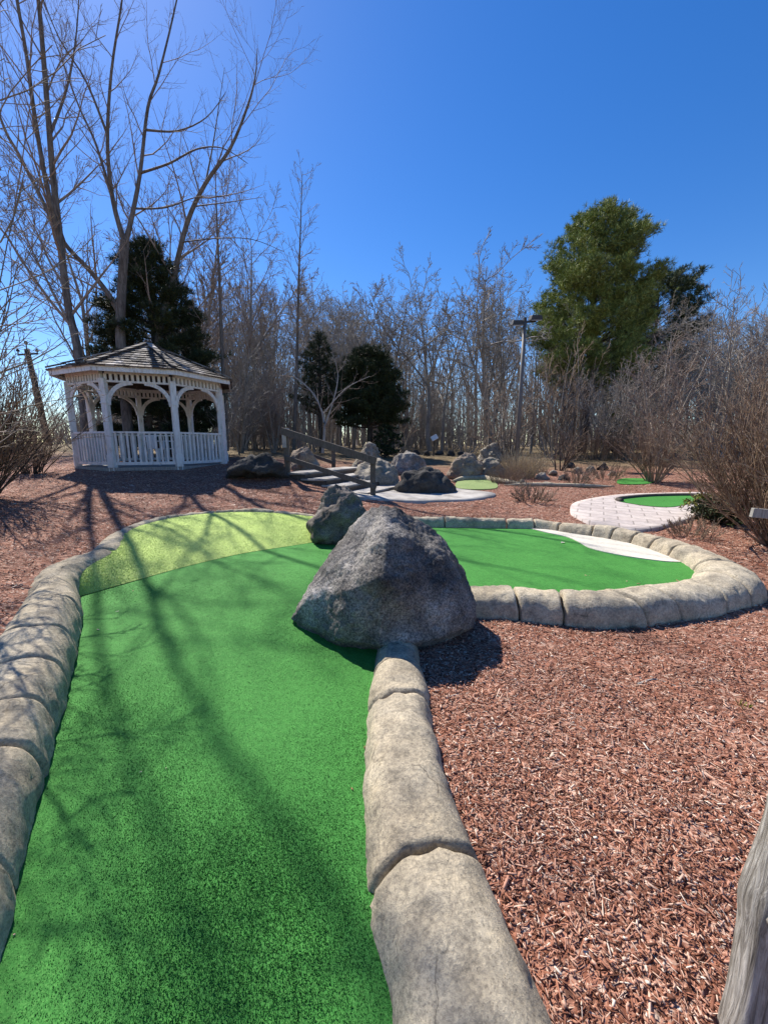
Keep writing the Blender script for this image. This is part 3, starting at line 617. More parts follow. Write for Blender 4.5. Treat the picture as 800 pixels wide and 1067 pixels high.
# eaves fascia + ceiling
ER=GR+.30; EZ=PH+.17; AZ_=EZ+.95
mb=MB()
for k in range(8):
    a=gv(k,ER,EZ); b=gv(k+1,ER,EZ); mb.bar(a,b,.03,.13)
mb.build('fascia',M_white,gz)
mb=MB(); v=[gv(k,ER-.02,EZ+.02) for k in range(8)]+[Vector((0,0,AZ_-.06))]; mb.add(v,[(k,8,(k+1)%8) for k in range(8)]); v=[gv(k,ER-.02,EZ+.05) for k in range(8)]+[Vector((0,0,AZ_-.03))]; mb.add(v,[(k,(k+1)%8,8) for k in range(8)])
mb.build('ceiling_boards',M_timber_dark,gz)
mb=MB(); NC=11
for k in range(8):
    A=gv(k,ER+.06,EZ+.04); B=gv(k+1,ER+.06,EZ+.04); T=Vector((0,0,AZ_)); nrm=(B-A).cross(T-A).normalized()
    for c in range(NC):
        f0=c/NC; f1=min(1,(c+1.35)/NC); g0,g1=f0,f1
        a0=A.lerp(T,f0); b0=B.lerp(T,f0); wid=(b0-a0).length
        ns=max(1,int(wid/.14)); cuts=[0]+sorted((i+random.uniform(-.25,.25))/ns for i in range(1,ns))+[1]
        a1=A.lerp(T,f1); b1=B.lerp(T,f1)
        for u0,u1 in zip(cuts[:-1],cuts[1:]):
            e=.004/max(wid,.1); u0+=e; u1-=e; jt=random.uniform(-.012,.012); th=random.uniform(.016,.03)
            sl=(T-(A+B)/2).normalized()*jt
            p=[a0.lerp(b0,u0)-sl,a0.lerp(b0,u1)-sl,a1.lerp(b1,u1),a1.lerp(b1,u0)]
            top=[p[0]+nrm*(th+.012),p[1]+nrm*(th+.012),p[2]+nrm*.006,p[3]+nrm*.006]
            mb.add(p+top,[(3,2,1,0),(4,5,6,7),(0,1,5,4),(1,2,6,5),(2,3,7,6),(3,0,4,7)])
mb.build('roof',M_shingle,gz)
mb=MB()
for k in range(8):
    A=gv(k,ER+.06,EZ+.08); T=Vector((0,0,AZ_+.05))
    for i in range(7): 
        p=A.lerp(T,i/7); q2=A.lerp(T,(i+1.25)/7); mb.bar(p+Vector((0,0,.035)),q2+Vector((0,0,.015)),.13,.022)
mb.build('ridge_caps',M_shingle,gz)
mb=MB(); mb.lathe((0,0,AZ_),[(.12,-.02),(.1,.03),(.03,.05),(.025,.07),(.04,.10),(.03,.13),(.006,.16)],10); mb.build('finial',M_timber_grey,gz,sm=True)
# chair inside
ch=empty('garden_chair',GC+Vector((.35,-.45,.05)),2.6,'white slatted garden chair inside the gazebo behind the railing','chair')
mb=MB()
for i in range(5): mb.box((0,-.18+.09*i,.42),(.5,.08,.02))
mb.build('seat',M_whiteplain,ch)
mb=MB()
for i in range(6): mb.box((-.2+.08*i,.25,.58),(.06,.02,.30))
mb.box((0,.25,.75),(.5,.03,.06)); mb.build('backrest',M_whiteplain,ch)
for x in (-.22,.22):
    for y in (-.2,.22): mb=MB(); mb.box((x,y,.205),(.04,.04,.41)); mb.build('leg',M_whiteplain,ch)
    mb=MB(); mb.box((x*1.15,0,.62),(.05,.5,.025)); mb.box((x*1.15,-.2,.5),(.035,.035,.22)); mb.build('armrest',M_whiteplain,ch)

# ------------------------------------------------------------------ steps and handrails
P1=Vector((-2.15,8.6,0)); dd=Vector((.92,-.30,0)).normalized(); aa=Vector((.45,.89,0)).normalized()
st=empty('stair',(0,0,0),0,'broad low concrete steps between the gazebo mound and the path','stairs')
for k in range(4):
    z=.93-.125*k; s0=.5*k-.14; s1=s0+.66
    def slab(name,s0,s1,zt,zb,mt,e0,bv):
        mb=MB(); a=P1+dd*s0+aa*e0; b=P1+dd*s1+aa*e0; c=b+aa*(2.6-2*e0-.1); e=a+aa*(2.6-2*e0-.1)
        v=[Vector((p.x,p.y,zt)) for p in (a,b,c,e)]+[Vector((p.x,p.y,zb)) for p in (a,b,c,e)]
        mb.add(v,[(0,1,2,3),(7,6,5,4),(0,4,5,1),(1,5,6,2),(2,6,7,3),(3,7,4,0)]); return mb.build(name,mt,st,bevel=bv)
    slab('tread',s0,s1-.10,z,z-.04,M_concrete,-.05,.008)
    slab('riser',s0+.01,s1-.06,z-.043,z-.32,M_timber_dark,-.02,.01)  # dark riser colour stands in for the shade on the step fronts
def handrail(A,ztA,B,ztB,label,zA,zB):
    h=empty('handrail',(0,0,0),0,label,'handrail'); A=Vector(A); B=Vector(B)
    for p,zt,zb in ((A,ztA,zA),(B,ztB,zB)):
        mb=MB(); mb.box((p.x,p.y,(zt+zb-.2)/2),(.11,.11,zt-zb+.2)); mb.build('post',M_timber_brown,h,bevel=.008)
    up=Vector((0,0,1)); a=Vector((A.x,A.y,ztA-.06)); b=Vector((B.x,B.y,ztB-.03)); d=(b-a).normalized(); off=Vector((-.02,-.075,0))
    mb=MB(); mb.bar(a-d*.08+off+up*.02,b+d*.10+off+up*.02,.045,.15); mb.build('top_rail',M_timber_brown,h,bevel=.006)
    mb=MB(); a2=Vector((A.x,A.y,zA+.42*(ztA-zA))); b2=Vector((B.x,B.y,zB+.3*(ztB-zB))); mb.bar(a2+off,b2+d*.1+off,.04,.10); mb.build('lower_rail',M_timber_brown,h,bevel=.006)
    return h
P2=P1+dd*2.02
h=handrail(P1,1.86,P2,1.25,'dark wooden handrail with two posts on the near side of the steps',H(P1.x,P1.y),H(P2.x,P2.y))
mb=MB(); mb.box((P1.x,P1.y,1.88),(.13,.13,.035)); mb.build('post_cap',M_concrete,h,bevel=.005)
mb=MB(); mb.box((P1.x-.03,P1.y-.07,1.62),(.09,.02,.28)); mb.build('tag_plate',M_concrete,h,bevel=.003)
Q1=Vector((-2.6,11.9,0)); Q2=Vector((-1.5,11.5,0))
handrail(Q1,1.87,Q2,1.46,'dark wooden handrail on the far side of the steps',H(Q1.x,Q1.y),H(Q2.x,Q2.y))

# ------------------------------------------------------------------ near wooden post and rail at right
def grain_mat():
    m,nt,b=new_mat('weathered_post_grain'); v=coords(nt,(1,1,1)); w1=nz(nt,v,5,3,.5)
    mp=nt.nodes.new('ShaderNodeMapping'); mp.inputs['Scale'].default_value=(55,55,2.6); nt.links.new(v,mp.inputs[0]); n=nz(nt,mp.outputs[0],1.,8,.7,1.4); n2=nz(nt,v,9,6,.65)
    c=ramp(nt,n,[(.3,(.055,.047,.038)),(.43,(.20,.18,.15)),(.55,(.38,.355,.315)),(.7,(.60,.57,.52))]); c=mixc(nt,.7,c,ramp(nt,n2,[(.3,(.6,.58,.55)),(.7,(1.25,1.24,1.2))]),'MULTIPLY')
    nt.links.new(c,b.inputs['Base Color']); b.inputs['Roughness'].default_value=.85; bump(nt,b,n,.9,.008); return m
M_post=grain_mat()
fp=empty('fence_post',(.955,.765,0),0,'weathered grey knotty wooden post in the near right corner','post')
pts=[(0.0,0,-.2),(0,0,0),(.002,.0,.12),(.0,.002,.25),(-.004,0,.36),(-.007,0,.44),(-.002,0,.53),(.004,0,.66),(.004,.0,.8),(.002,0,1.0)]
rad=[.05,.049,.046,.045,.047,.053,.05,.044,.044,.043]
PS=catmull([(p[0],p[1],p[2],r_) for p,r_ in zip(pts,rad)],8); k=28; V=[]
for s in PS:
    for i in range(k):
        a=2*math.pi*i/k; sq=1/max(abs(math.cos(a)),abs(math.sin(a)))**.45; r_=s[3]*sq*.93+.0035*noise.noise(Vector((math.cos(a)*6,math.sin(a)*6,s[2]*2.2)))+.0012*math.sin(a*13+3*noise.noise(Vector((0,a,s[2]*3))))
        V.append((s[0]+r_*math.cos(a),s[1]+r_*math.sin(a),s[2]))
ii=np.arange(len(V)).reshape(-1,k); q=np.stack([ii[:-1],np.roll(ii,-1,1)[:-1],np.roll(ii,-1,1)[1:],ii[1:]],-1).reshape(-1,4); 
me=npmesh('shaft',np.array(V),[q,np.array([ii[-1]])]); smooth(me); link('shaft',me,M_post,fp)
mb=MB(); mb.lathe((0,0,0),[(.016,0),(.015,.006),(.010,.009),(.009,.004),(.003,.003)],12); kn=mb.mesh('knot',sm=True); kn=link('knot',kn,M_post,fp); kn.location=(-.035,-.043,.44); kn.rotation_euler=(R(90),0,R(-38))
fr_=empty('fence',(0,0,0),0,'low grey wooden rail behind the reddish bush at the right edge','fence')
a=at_y(783,534,4.45); b=Vector((5.9,4.35,a.z-.14))
mb=MB(); mb.bar(a,b,.045,.11); mb.build('rail',M_timber_grey,fr_,bevel=.006)
for t in (.45,.95): p=a.lerp(b,t); z0=H(p.x,p.y); mb=MB(); mb.box((p.x,p.y+.08,(z0+p.z)/2-.05),(.1,.1,p.z-z0+.2)); mb.build('post',M_timber_grey,fr_,bevel=.008)

# ------------------------------------------------------------------ poles
g0=at_y(50,462,24.); zb=H(g0.x,g0.y); top=at_y(28,364,24.6); bot=Vector((g0.x+.05,g0.y,zb))
up_=empty('utility_pole',bot,0,'leaning brown utility pole with small crossarm behind the left bush','utility pole'); tv=top-bot
mb=MB(); mb.tube([(0,0,-.3),tv*.5,tv],[.19,.165,.14],10); mb.build('shaft',M_bark_dark,up_,sm=True)
mb=MB(); c=tv*.955; mb.bar(c+Vector((-.62,0,-.05)),c+Vector((.62,0,.02)),.07,.09); mb.build('crossarm',M_bark_dark,up_)
ins_=[]
for x in (-.58,.58): 
    mb=MB(); mb.lathe(c+Vector((x,0,.02)),[(.03,0),(.03,.1),(.09,.12),(.09,.2),(.05,.24),(.02,.3)],8); mb.build('insulator',M_metal,up_,sm=True); ins_.append(bot+c+Vector((x,0,.3)))
mb=MB(); mb.lathe(tv,[(.03,0),(.03,.3),(.09,.32),(.09,.42),(.04,.5)],8); mb.build('insulator',M_metal,up_,sm=True); ins_.append(bot+tv+Vector((0,0,.5)))
def wire(a,b,sag,lab):
    pts=[Vector(a).lerp(Vector(b),t)-Vector((0,0,sag*4*t*(1-t))) for t in np.linspace(0,1,24)]; mb=MB(); mb.tube(pts,.014,5)
    tag(mb.build('power_line',M_metal,sm=True),lab,'power line')
wire(ins_[2],at_y(-120,290,16.),.5,'top power line running off to the left from the leaning pole')
wire(ins_[0],at_y(-120,320,16.),.5,'lower power line running off to the left from the leaning pole')
wire(ins_[2],at_y(170,420,45.),.8,'power line running from the leaning pole top behind the gazebo roof')
wire(ins_[1],at_y(172,430,45.),.8,'power line from the crossarm right end running behind the gazebo')
lp=on_ground(537,474); lp=Vector((15.6*(137/F),15.6,H(5.4,15.6))); lt=at_y(537,336,15.6)
lr=empty('floodlight_pole',lp,0,'slim grey pole carrying two dark floodlight heads','lamp post'); hh=lt.z-lp.z
mb=MB(); mb.tube([(0,0,-.2),(0,0,hh*.5),(0,0,hh)],[.085,.075,.065],10); mb.build('pole',M_galv,lr,sm=True)
mb=MB(); mb.bar((-.42,0,hh-.02),(.42,0,hh+.05),.06,.06); mb.box((0,0,hh+.08),(.1,.1,.2)); mb.build('crossarm',M_metal,lr)
for x,zz in ((-.30,-.04),(.38,.14)):
    mb=MB(); mb.box((x,-.05,hh+zz+.02),(.46,.34,.17),Matrix.Rotation(R(12),3,'X'),taper=.8); hd=mb.build('lamp_head',M_metal,lr,bevel=.02)
    mb=MB(); mb.box((x,-.07,hh+zz-.08),(.38,.27,.02),Matrix.Rotation(R(12),3,'X')); mb.build('lens',M_glass,hd)
sp=on_ground(452,470); sp=Vector((2.55,20,H(2.55,20))); sr=empty('hole_sign',sp,0,'tiny white tilted sign on a thin post at the woodland edge','sign'); s2=at_y(452,457,20)
mb=MB(); mb.tube([(0,0,-.1),(0,0,s2.z-sp.z)],[.035,.03],6); mb.build('post',M_metal,sr)
mb=MB(); mb.box((0.02,-.05,s2.z-sp.z+.05),(.34,.04,.26),Matrix.Rotation(R(-28),3,'Y')@Matrix.Rotation(R(-25),3,'X')); mb.build('board',M_whiteplain,sr,bevel=.01)

# ------------------------------------------------------------------ plants
def unit(v): return v/(np.linalg.norm(v)+1e-9)
def perp(d,rg):
    r=rg.normal(size=3); r-=d*r.dot(d); return unit(r)
def shoot(rg,p,d,L,r0,r1,n,wander,trop):
    pts=[p]; st=L/(n-1); d=d.copy()
    for i in range(n-1):
        d=unit(d+rg.normal(size=3)*wander+np.array([0,0,trop])); pts.append(pts[-1]+d*st)
    t=np.linspace(0,1,n); return np.array(pts),r0+(r1-r0)*t
def at(P,Rr,t):
    f=t*(len(P)-1); i=min(int(f),len(P)-2); u=f-i; return P[i]*(1-u)+P[i+1]*u, unit(P[i+1]-P[i]), Rr[i]*(1-u)+Rr[i+1]*u
def ramify(rg,P,Rr,lv,out,spec):
    """spec: list of dict(n=(lo,hi) per branch, len=(a,b) fraction/abs, ang=(lo,hi), r, trop, wander, t0)"""
    if lv>=len(spec): return
    s=spec[lv]; Lp=np.linalg.norm(np.diff(P,axis=0),axis=1).sum(); n=rg.integers(s['n'][0],s['n'][1]+1)
    phi=rg.uniform(0,6.28)
    for k in range(n):
        t=s.get('t0',.2)+(1-s.get('t0',.2))*(k+rg.uniform(0,.9))/n; t=min(t,.985); p,d,r=at(P,Rr,t)
        a=R(rg.uniform(*s['ang'])); phi+=2.4+rg.uniform(-.5,.5); u=perp(d,rg) if lv else None
        if u is None:
            e1=unit(np.cross(d,[.3,.9,.1])); e2=np.cross(d,e1); u=e1*math.cos(phi)+e2*math.sin(phi)
        nd=unit(d*math.cos(a)+u*math.sin(a)); L=Lp*rg.uniform(*s['len'])*(1-s.get('sh',.5)*t)
        rr=min(r*s.get('rf',.6),r*.95); rr=max(rr,s['rm']); q,rad=shoot(rg,p,nd,L,rr,s['rm']*.6,s.get('pts',5),s.get('wander',.12),s.get('trop',.08))
        out.append((q,rad,lv+1)); ramify(rg,q,rad,lv+1,out,spec)
sides=lambda r: 10 if r>.08 else 6 if r>.03 else 4 if r>.012 else 3

def plant(name,loc,label,cat,lines,mt_trunk,mt_twig,group=None,crown='crown',trunk='trunk'):
    root=empty(name,loc,0,label,cat,group); L=Vector(loc)
    a=[(P,r) for P,r,l in lines if l==0]; b=[(P,r) for P,r,l in lines if l>0]
    off=np.array(loc)
    link(trunk,tube_mesh(trunk,[(P-off,r) for P,r in a],sides),mt_trunk,root)
    if b: link(crown,tube_mesh(crown,[(P-off,r) for P,r in b],sides),mt_twig,root)
    return root
# --- hero trees behind the gazebo, limbs guided by the photo's outline at real depth
def guided(pts,r0,r1,n=4):
    P=catmull([at_y(px,py,y) for px,py,y in pts],n); t=np.linspace(0,1,len(P)); return P,r0+(r1-r0)*t**.8
sp_limb=[dict(n=(15,19),len=(.17,.32),ang=(30,58),rm=.006,rf=.42,trop=.10,wander=.10,t0=.12,sh=.35,pts=7),
         dict(n=(7,10),len=(.28,.5),ang=(28,55),rm=.0036,rf=.5,trop=.10,wander=.12,t0=.15,sh=.4,pts=5),
         dict(n=(3,5),len=(.3,.5),ang=(28,55),rm=.003,rf=.6,trop=.10,wander=.12,t0=.15,pts=4)]
def hero(name,label,limbs,spec,seed,mt=M_bark,group=None):
    rg=np.random.default_rng(seed); lines=[]
    for i,(pts,r0,r1,br) in enumerate(limbs):
        P,r=guided(pts,r0,r1); r=r*.8; lines.append((P,r,0))
        if br: ramify(rg,P,r,0,lines,spec if br==1 else spec[1:])
    P0=lines[0][0][0]; loc=(P0[0],P0[1],P0[2]); 
    return plant(name,loc,label,'tree',lines,mt,M_bark_twig,group)
def gpx(x,y): return H(x,y)
# multi-stem tree
b0=at_y(133,470,13.5); zb=H(b0.x,b0.y)
def base_pt(px,y): p=at_y(px,400,y); zz=H(p.x,y)-.15; d=ray(px,400); 
hero('bare_tree','tall bare grey many stemmed tree rising straight behind the gazebo roof',[
 ([(136,478,13.3),(126,360,13.3),(126,319,13.3),(130,251,13.3)],.21,.155,0),
 ([(130,253,13.3),(118,210,13.2),(112,150,13.),(116,75,12.8),(127,0,12.6),(132,-60,12.4)],.105,.012,1),
 ([(130,253,13.3),(136,232,13.4),(146,180,13.6),(154,112,13.7),(166,75,13.8),(184,0,14),(192,-50,14.2)],.11,.012,1),
 ([(127,330,13.3),(112,305,13.2),(92,280,13),(65,250,12.7),(40,200,12.4),(18,158,12.2),(4,132,12.1),(-12,80,12),(-20,20,12)],.12,.02,1),
 ([(146,180,13.6),(176,170,13.2),(205,155,12.9),(232,154,12.6),(258,170,12.4)],.05,.01,2),
 ([(152,135,13.6),(185,136,13.9),(215,122,14.1),(235,96,14.4)],.045,.009,2),
 ([(142,217,13.5),(172,216,13.0),(205,205,12.7),(232,204,12.5)],.04,.008,2),
 ([(118,210,13.2),(100,150,13.6),(82,110,13.9),(62,55,14.2),(40,-5,14.5)],.06,.01,1),
 ([(112,140,13.),(90,85,12.6),(62,40,12.2),(42,-10,12.)],.05,.01,1),
],sp_limb,11)
hero('bare_tree','slim bare grey tree leaning right with its curved top just right of the gazebo peak',[
 ([(152,470,14.5),(165,352,14.5),(180,292,14.5),(195,232,14.4),(214,191,14.3),(240,154,14.2),(258,110,14.2),(266,79,14.1),(268,50,14.1)],.16,.012,1),
 ([(190,252,14.4),(226,248,14.0),(262,249,13.7),(296,262,13.5)],.035,.007,2),
 ([(214,191,14.3),(222,150,14.6),(228,110,14.8),(234,70,15)],.04,.007,2),
 ([(200,215,14.4),(240,210,14.8),(275,205,15)],.035,.007,2),
],sp_limb,12)
hero('bare_tree','bare grey single trunk tree at left whose trunk meets the gazebo roof edge',[
 ([(92,478,12.6),(82,372,12.6),(71,319,12.6),(62,244,12.5),(55,180,12.5),(51,131,12.4),(45,56,12.3),(40,0,12.2),(30,-70,12),(24,-160,11.8),(22,-240,11.7)],.17,.02,1),
 ([(62,250,12.5),(48,190,12.),(36,120,11.6),(28,60,11.3),(12,-40,11),(4,-150,10.8),(2,-240,10.6)],.085,.02,1),
 ([(52,140,12.4),(70,90,12.7),(80,30,13),(84,-50,13.2)],.055,.01,1),
],sp_limb,13)
sp_thin=[dict(n=(26,32),len=(.10,.22),ang=(35,60),rm=.010,rf=.4,trop=.08,wander=.08,t0=.25,sh=.55,pts=5),
         dict(n=(4,7),len=(.3,.5),ang=(30,55),rm=.007,rf=.6,trop=.08,t0=.2,pts=4),dict(n=(2,4),len=(.3,.5),ang=(30,55),rm=.006,rf=.6,trop=.08,t0=.2,pts=3)]
hero('bare_tree','thin straight bare tree standing alone against the sky above the steps',[([(306,470,19),(309,380,19),(311,300,19),(313,240,19),(315,178,19)],.13,.012,1)],sp_thin,15)
hero('bare_tree','thin straight bare tree just right of the dark gazebo conifer',[([(236,470,16),(232,380,16),(229,300,16),(226,230,16),(224,172,16)],.13,.012,1)],sp_thin,16)
hero('bare_tree','pale low crooked bare tree left of the dome shaped evergreen',[
 ([(336,472,15),(338,445,15),(334,425,15),(322,405,15),(300,388,15),(288,383,15)],.075,.02,2),([(338,445,15),(348,415,15.2),(352,390,15.3),(346,365,15.4)],.05,.012,2),([(336,432,15),(360,405,14.8),(385,392,14.7)],.04,.012,2)],sp_limb,17,M_bark_pale)

# --- woodland : variants copied
def tree_lines(rg,h,r,spec,lean=.05,fork=0):
    d=unit(np.array([rg.normal()*lean,rg.normal()*lean,1.])); P,rad=shoot(rg,np.array([0,0,-.2]),d,h,r,r*.06,11,.07,.03); L=[(P,rad,0)]
    if fork:
        for k in range(fork):
            p,dd_,rr=at(P,rad,rg.uniform(.25,.5)); u=perp(dd_,rg); q,r2=shoot(rg,p,unit(dd_+u*rg.uniform(.35,.6)),h*rg.uniform(.45,.6),rr*.75,r*.1,7,.06,.06); L.append((q,r2,0)); ramify(rg,q,r2,0,L,spec)
    ramify(rg,P,rad,0,L,spec); return L
sp_wood=[dict(n=(16,21),len=(.24,.44),ang=(38,72),rm=.018,rf=.45,trop=.05,wander=.18,t0=.30,sh=.5,pts=6),
         dict(n=(7,10),len=(.30,.52),ang=(32,64),rm=.012,rf=.6,trop=.05,wander=.18,t0=.2,pts=4),dict(n=(5,8),len=(.35,.6),ang=(28,60),rm=.008,rf=.7,trop=.05,wander=.12,t0=.2,pts=3)]
class Proto:
    def __init__(s,parts): s.parts=parts           # [(name, mesh, material)]
def proto_tree(lines,mt,mtw):
    a=[(P,r) for P,r,l in lines if l==0]; b=[(P,r) for P,r,l in lines if l>0]
    m1=tube_mesh('trunk',a,sides); m1.materials.append(mt); m2=tube_mesh('crown',b,sides); m2.materials.append(mtw)
    return [('trunk',m1),('crown',m2)]
def place(parts,name,loc,rz,s,label,cat,group):
    root=bpy.data.objects.new(name,None); root.empty_display_size=.1; COL.objects.link(root); root.location=loc; root.rotation_euler=(0,0,rz); root.scale=(s[0],s[0],s[1]) if isinstance(s,tuple) else (s,s,s)
    tag(root,label,cat,group)
    for nm,me in parts:
        c=bpy.data.objects.new(nm,me); COL.objects.link(c); c.parent=root
    return root
wv=[]
for i in range(8):
    rg=np.random.default_rng(100+i); wv.append(proto_tree(tree_lines(rg,9+1.2*(i%4),.10+.022*(i%4),sp_wood,.05,(i%3)),M_bark_wood,M_bark_wood))
region=[(-99,230,'bare woodland tree standing behind the gazebo'),(230,345,'bare woodland tree standing behind the steps and handrail'),(345,440,'bare woodland tree in the band behind the boulders and dome shaped evergreen'),(440,560,'bare woodland tree in the band behind the floodlight pole'),(560,700,'bare woodland tree standing around the tall pine'),(700,2000,'bare woodland tree beyond the reddish bush at right')]
def reg(px):
    for a,b,l in region:
        if a<=px<b: return l
rg=np.random.default_rng(77)
for k in range(150):
    px=rg.uniform(-60,880); y=rg.uniform(21,42)
    if px<110: y=rg.uniform(30,45)
    if px<110 and rg.uniform()<.75: continue
    x=(px-400)/F*y*.985
    # skyline: how high the woods stand in the picture
    sky_y=np.interp(px,[-60,60,120,230,290,330,380,430,470,500,530,570,620,700,760,880],[420,410,330,300,300,300,318,300,298,280,290,330,330,320,330,330])+rg.uniform(0,34)
    ztop=at_y(px,sky_y,y).z; zb=H(x,y); i=rg.integers(8); hproto=9+1.2*(i%4); s=(ztop-zb)/hproto*1.02
    place(wv[i],'woodland_tree',(x,y,zb-.1),rg.uniform(0,6.28),(max(.62,min(1.1,s*rg.uniform(.75,1.0))),s),reg(px),'tree','bare trees of the woodland')
# a few larger named ones
sp_oak=[dict(n=(9,12),len=(.35,.6),ang=(40,70),rm=.022,rf=.6,trop=.06,wander=.2,t0=.35,sh=.4,pts=8),dict(n=(7,9),len=(.3,.5),ang=(30,60),rm=.014,rf=.6,trop=.05,wander=.2,t0=.2,pts=5),dict(n=(5,7),len=(.3,.55),ang=(28,55),rm=.011,rf=.6,trop=.04,wander=.15,t0=.2,pts=4),dict(n=(2,4),len=(.4,.6),ang=(28,55),rm=.009,rf=.7,trop=.03,t0=.3,pts=3)]
for px,top,y,lab,sd in ((512,285,23,'broad bare tree with spreading crooked limbs left of the floodlight pole',1),(448,308,26,'bare tree with upright grey limbs above the blackish boulder',2),(410,306,28,'bare tree rising right of the dome shaped evergreen',3)):
    x=(px-400)/F*y*.985; zb=H(x,y); hgt=at_y(px,top,y).z-zb; rg2=np.random.default_rng(300+sd)
    place(proto_tree(tree_lines(rg2,hgt,.2,sp_oak,.06,2),M_bark_wood,M_bark_wood),'bare_tree',(x,y,zb),0,1.,lab,'tree','')
sp_fine=[dict(n=(15,19),len=(.28,.5),ang=(25,50),rm=.018,rf=.5,trop=.08,wander=.14,t0=.25,sh=.45,pts=7),dict(n=(7,10),len=(.3,.5),ang=(28,52),rm=.011,rf=.6,trop=.06,wander=.15,t0=.2,pts=5),dict(n=(6,8),len=(.3,.55),ang=(28,52),rm=.007,rf=.6,trop=.05,wander=.12,t0=.2,pts=4),dict(n=(2,4),len=(.4,.6),ang=(28,50),rm=.006,rf=.7,trop=.04,t0=.3,pts=3)]
for px,top,y,lab,sd in ((98,190,19,'hazy fine twigged bare tree behind the straight trunks left of the gazebo peak',1),(195,165,20,'hazy fine twigged bare tree behind the gazebo conifer',2),(255,205,21,'hazy fine twigged bare tree right of the gazebo roof',3),(212,235,18,'lower fine twigged bare tree at the right shoulder of the gazebo conifer',4)):
    x=(px-400)/F*y*.985; zb=H(x,y); hgt=at_y(px,top,y).z-zb; rg2=np.random.default_rng(340+sd)
    place(proto_tree(tree_lines(rg2,hgt,.15,sp_fine,.05,1),M_bark_wood,M_bark_twig),'bare_tree',(x,y,zb),0,1.,lab,'tree','')
# --- understory shrubs
def shrub_lines(rg,n,h,spread,r,spec,lean=(0,0),foot=.16):
    L=[]
    for k in range(n):
        a=rg.uniform(0,6.28); e=rg.uniform(0,spread); d=unit(np.array([math.cos(a)*math.sin(e)+lean[0],math.sin(a)*math.sin(e)+lean[1],math.cos(e)]))
        P,rad=shoot(rg,np.array([math.cos(a),math.sin(a),0])*foot*spread*rg.uniform(.3,1.2)+np.array([0,0,-.05]),d,h*rg.uniform(.7,1.1),r*rg.uniform(.6,1.1),r*.22,7,.07,.05); L.append((P,rad,0)); ramify(rg,P,rad,0,L,spec)
    return L
sp_sh=[dict(n=(9,13),len=(.22,.42),ang=(22,50),rm=.008,rf=.55,trop=.07,wander=.14,t0=.2,sh=.4,pts=5),dict(n=(4,7),len=(.3,.5),ang=(25,50),rm=.006,rf=.6,trop=.05,wander=.12,t0=.2,pts=3)]
sv=[]
for i in range(4):
    rg2=np.random.default_rng(400+i); L=shrub_lines(rg2,12,3.4,.85,.03,sp_sh,(0,0),.45)
    m1=tube_mesh('stems',[(P,r) for P,r,l in L if l==0],sides); m1.materials.append(M_bark_wood); m2=tube_mesh('twigs',[(P,r) for P,r,l in L if l>0],sides); m2.materials.append(M_bark_wood if i%2 else M_bark_brown); sv.append([('stems',m1),('twigs',m2)])
reg_s=[(-99,240,'leafless grey brown shrub in the thicket behind the gazebo'),(240,345,'leafless grey brown shrub in the thicket behind the steps'),(345,470,'leafless grey brown shrub at the woodland edge behind the boulders'),(470,620,'leafless grey brown shrub in the thicket under the floodlight pole'),(620,2000,'leafless grey brown shrub in the thicket below the pine and right of it')]
for k in range(66):
    px=rg.uniform(-20,840); y=rg.uniform(15.5,27) if px>470 else rg.uniform(19,30)
    if px<235: y=rg.uniform(15,22)
    if px<70 and rg.uniform()<.5: continue
    if 425<px<480: y=rg.uniform(26,32)
    x=(px-400)/F*y*.985; s=rg.uniform(.75,1.35)
    if px<110: s*=.6
    lab=[l for a,b,l in reg_s if a<=px<b][0]
    place(sv[rg.integers(4)],'woodland_shrub',(x,y,H(x,y)),rg.uniform(0,6.28),(s,s*rg.uniform(.8,1.2)),lab,'shrub','leafless shrubs of the thicket')
# --- far wood as one mass
L=[]; rg2=np.random.default_rng(9)
sp_far=[dict(n=(12,16),len=(.16,.32),ang=(28,60),rm=.022,rf=.5,trop=.1,wander=.15,t0=.3,sh=.5,pts=4),dict(n=(4,6),len=(.35,.6),ang=(28,55),rm=.018,rf=.7,trop=.05,t0=.2,pts=3)]
for k in range(420):
    y=rg2.uniform(40,75); px=rg2.uniform(100,950); x=(px-400)/F*y; h_=rg2.uniform(8,13)*(y/50)
    h_=min(h_,at_y(px,np.interp(px,[90,230,400,900],[400,345,345,365]),y).z-1.4)
    T=[]; P,rad=shoot(rg2,np.array([x,y,H(x,y)-.3]),np.array([0,0,1.]),h_,.16,.03,6,.04,.02); T.append((P,rad,0)); ramify(rg2,P,rad,0,T,sp_far); L+=[(P,r) for P,r,_ in T]
sp_br=[dict(n=(5,8),len=(.3,.6),ang=(25,60),rm=.02,rf=.7,trop=.05,wander=.2,t0=.2,pts=3)]
for k in range(1500):
    y=rg2.uniform(34,60); px=rg2.uniform(60,980); x=(px-400)/F*y; T=[]
    P,rad=shoot(rg2,np.array([x,y,H(x,y)-.1]),unit(np.array([rg2.normal()*.35,rg2.normal()*.35,1.])),rg2.uniform(1.2,4.),.05,.02,4,.1,.02); T.append((P,rad,0)); ramify(rg2,P,rad,0,T,sp_br); L+=[(P,r) for P,r,_ in T]
fw=link('far_woods',tube_mesh('far_woods',L,sides),M_bark_wood); tag(fw,'dense grey bare woods filling the far background','woods',None,'stuff')

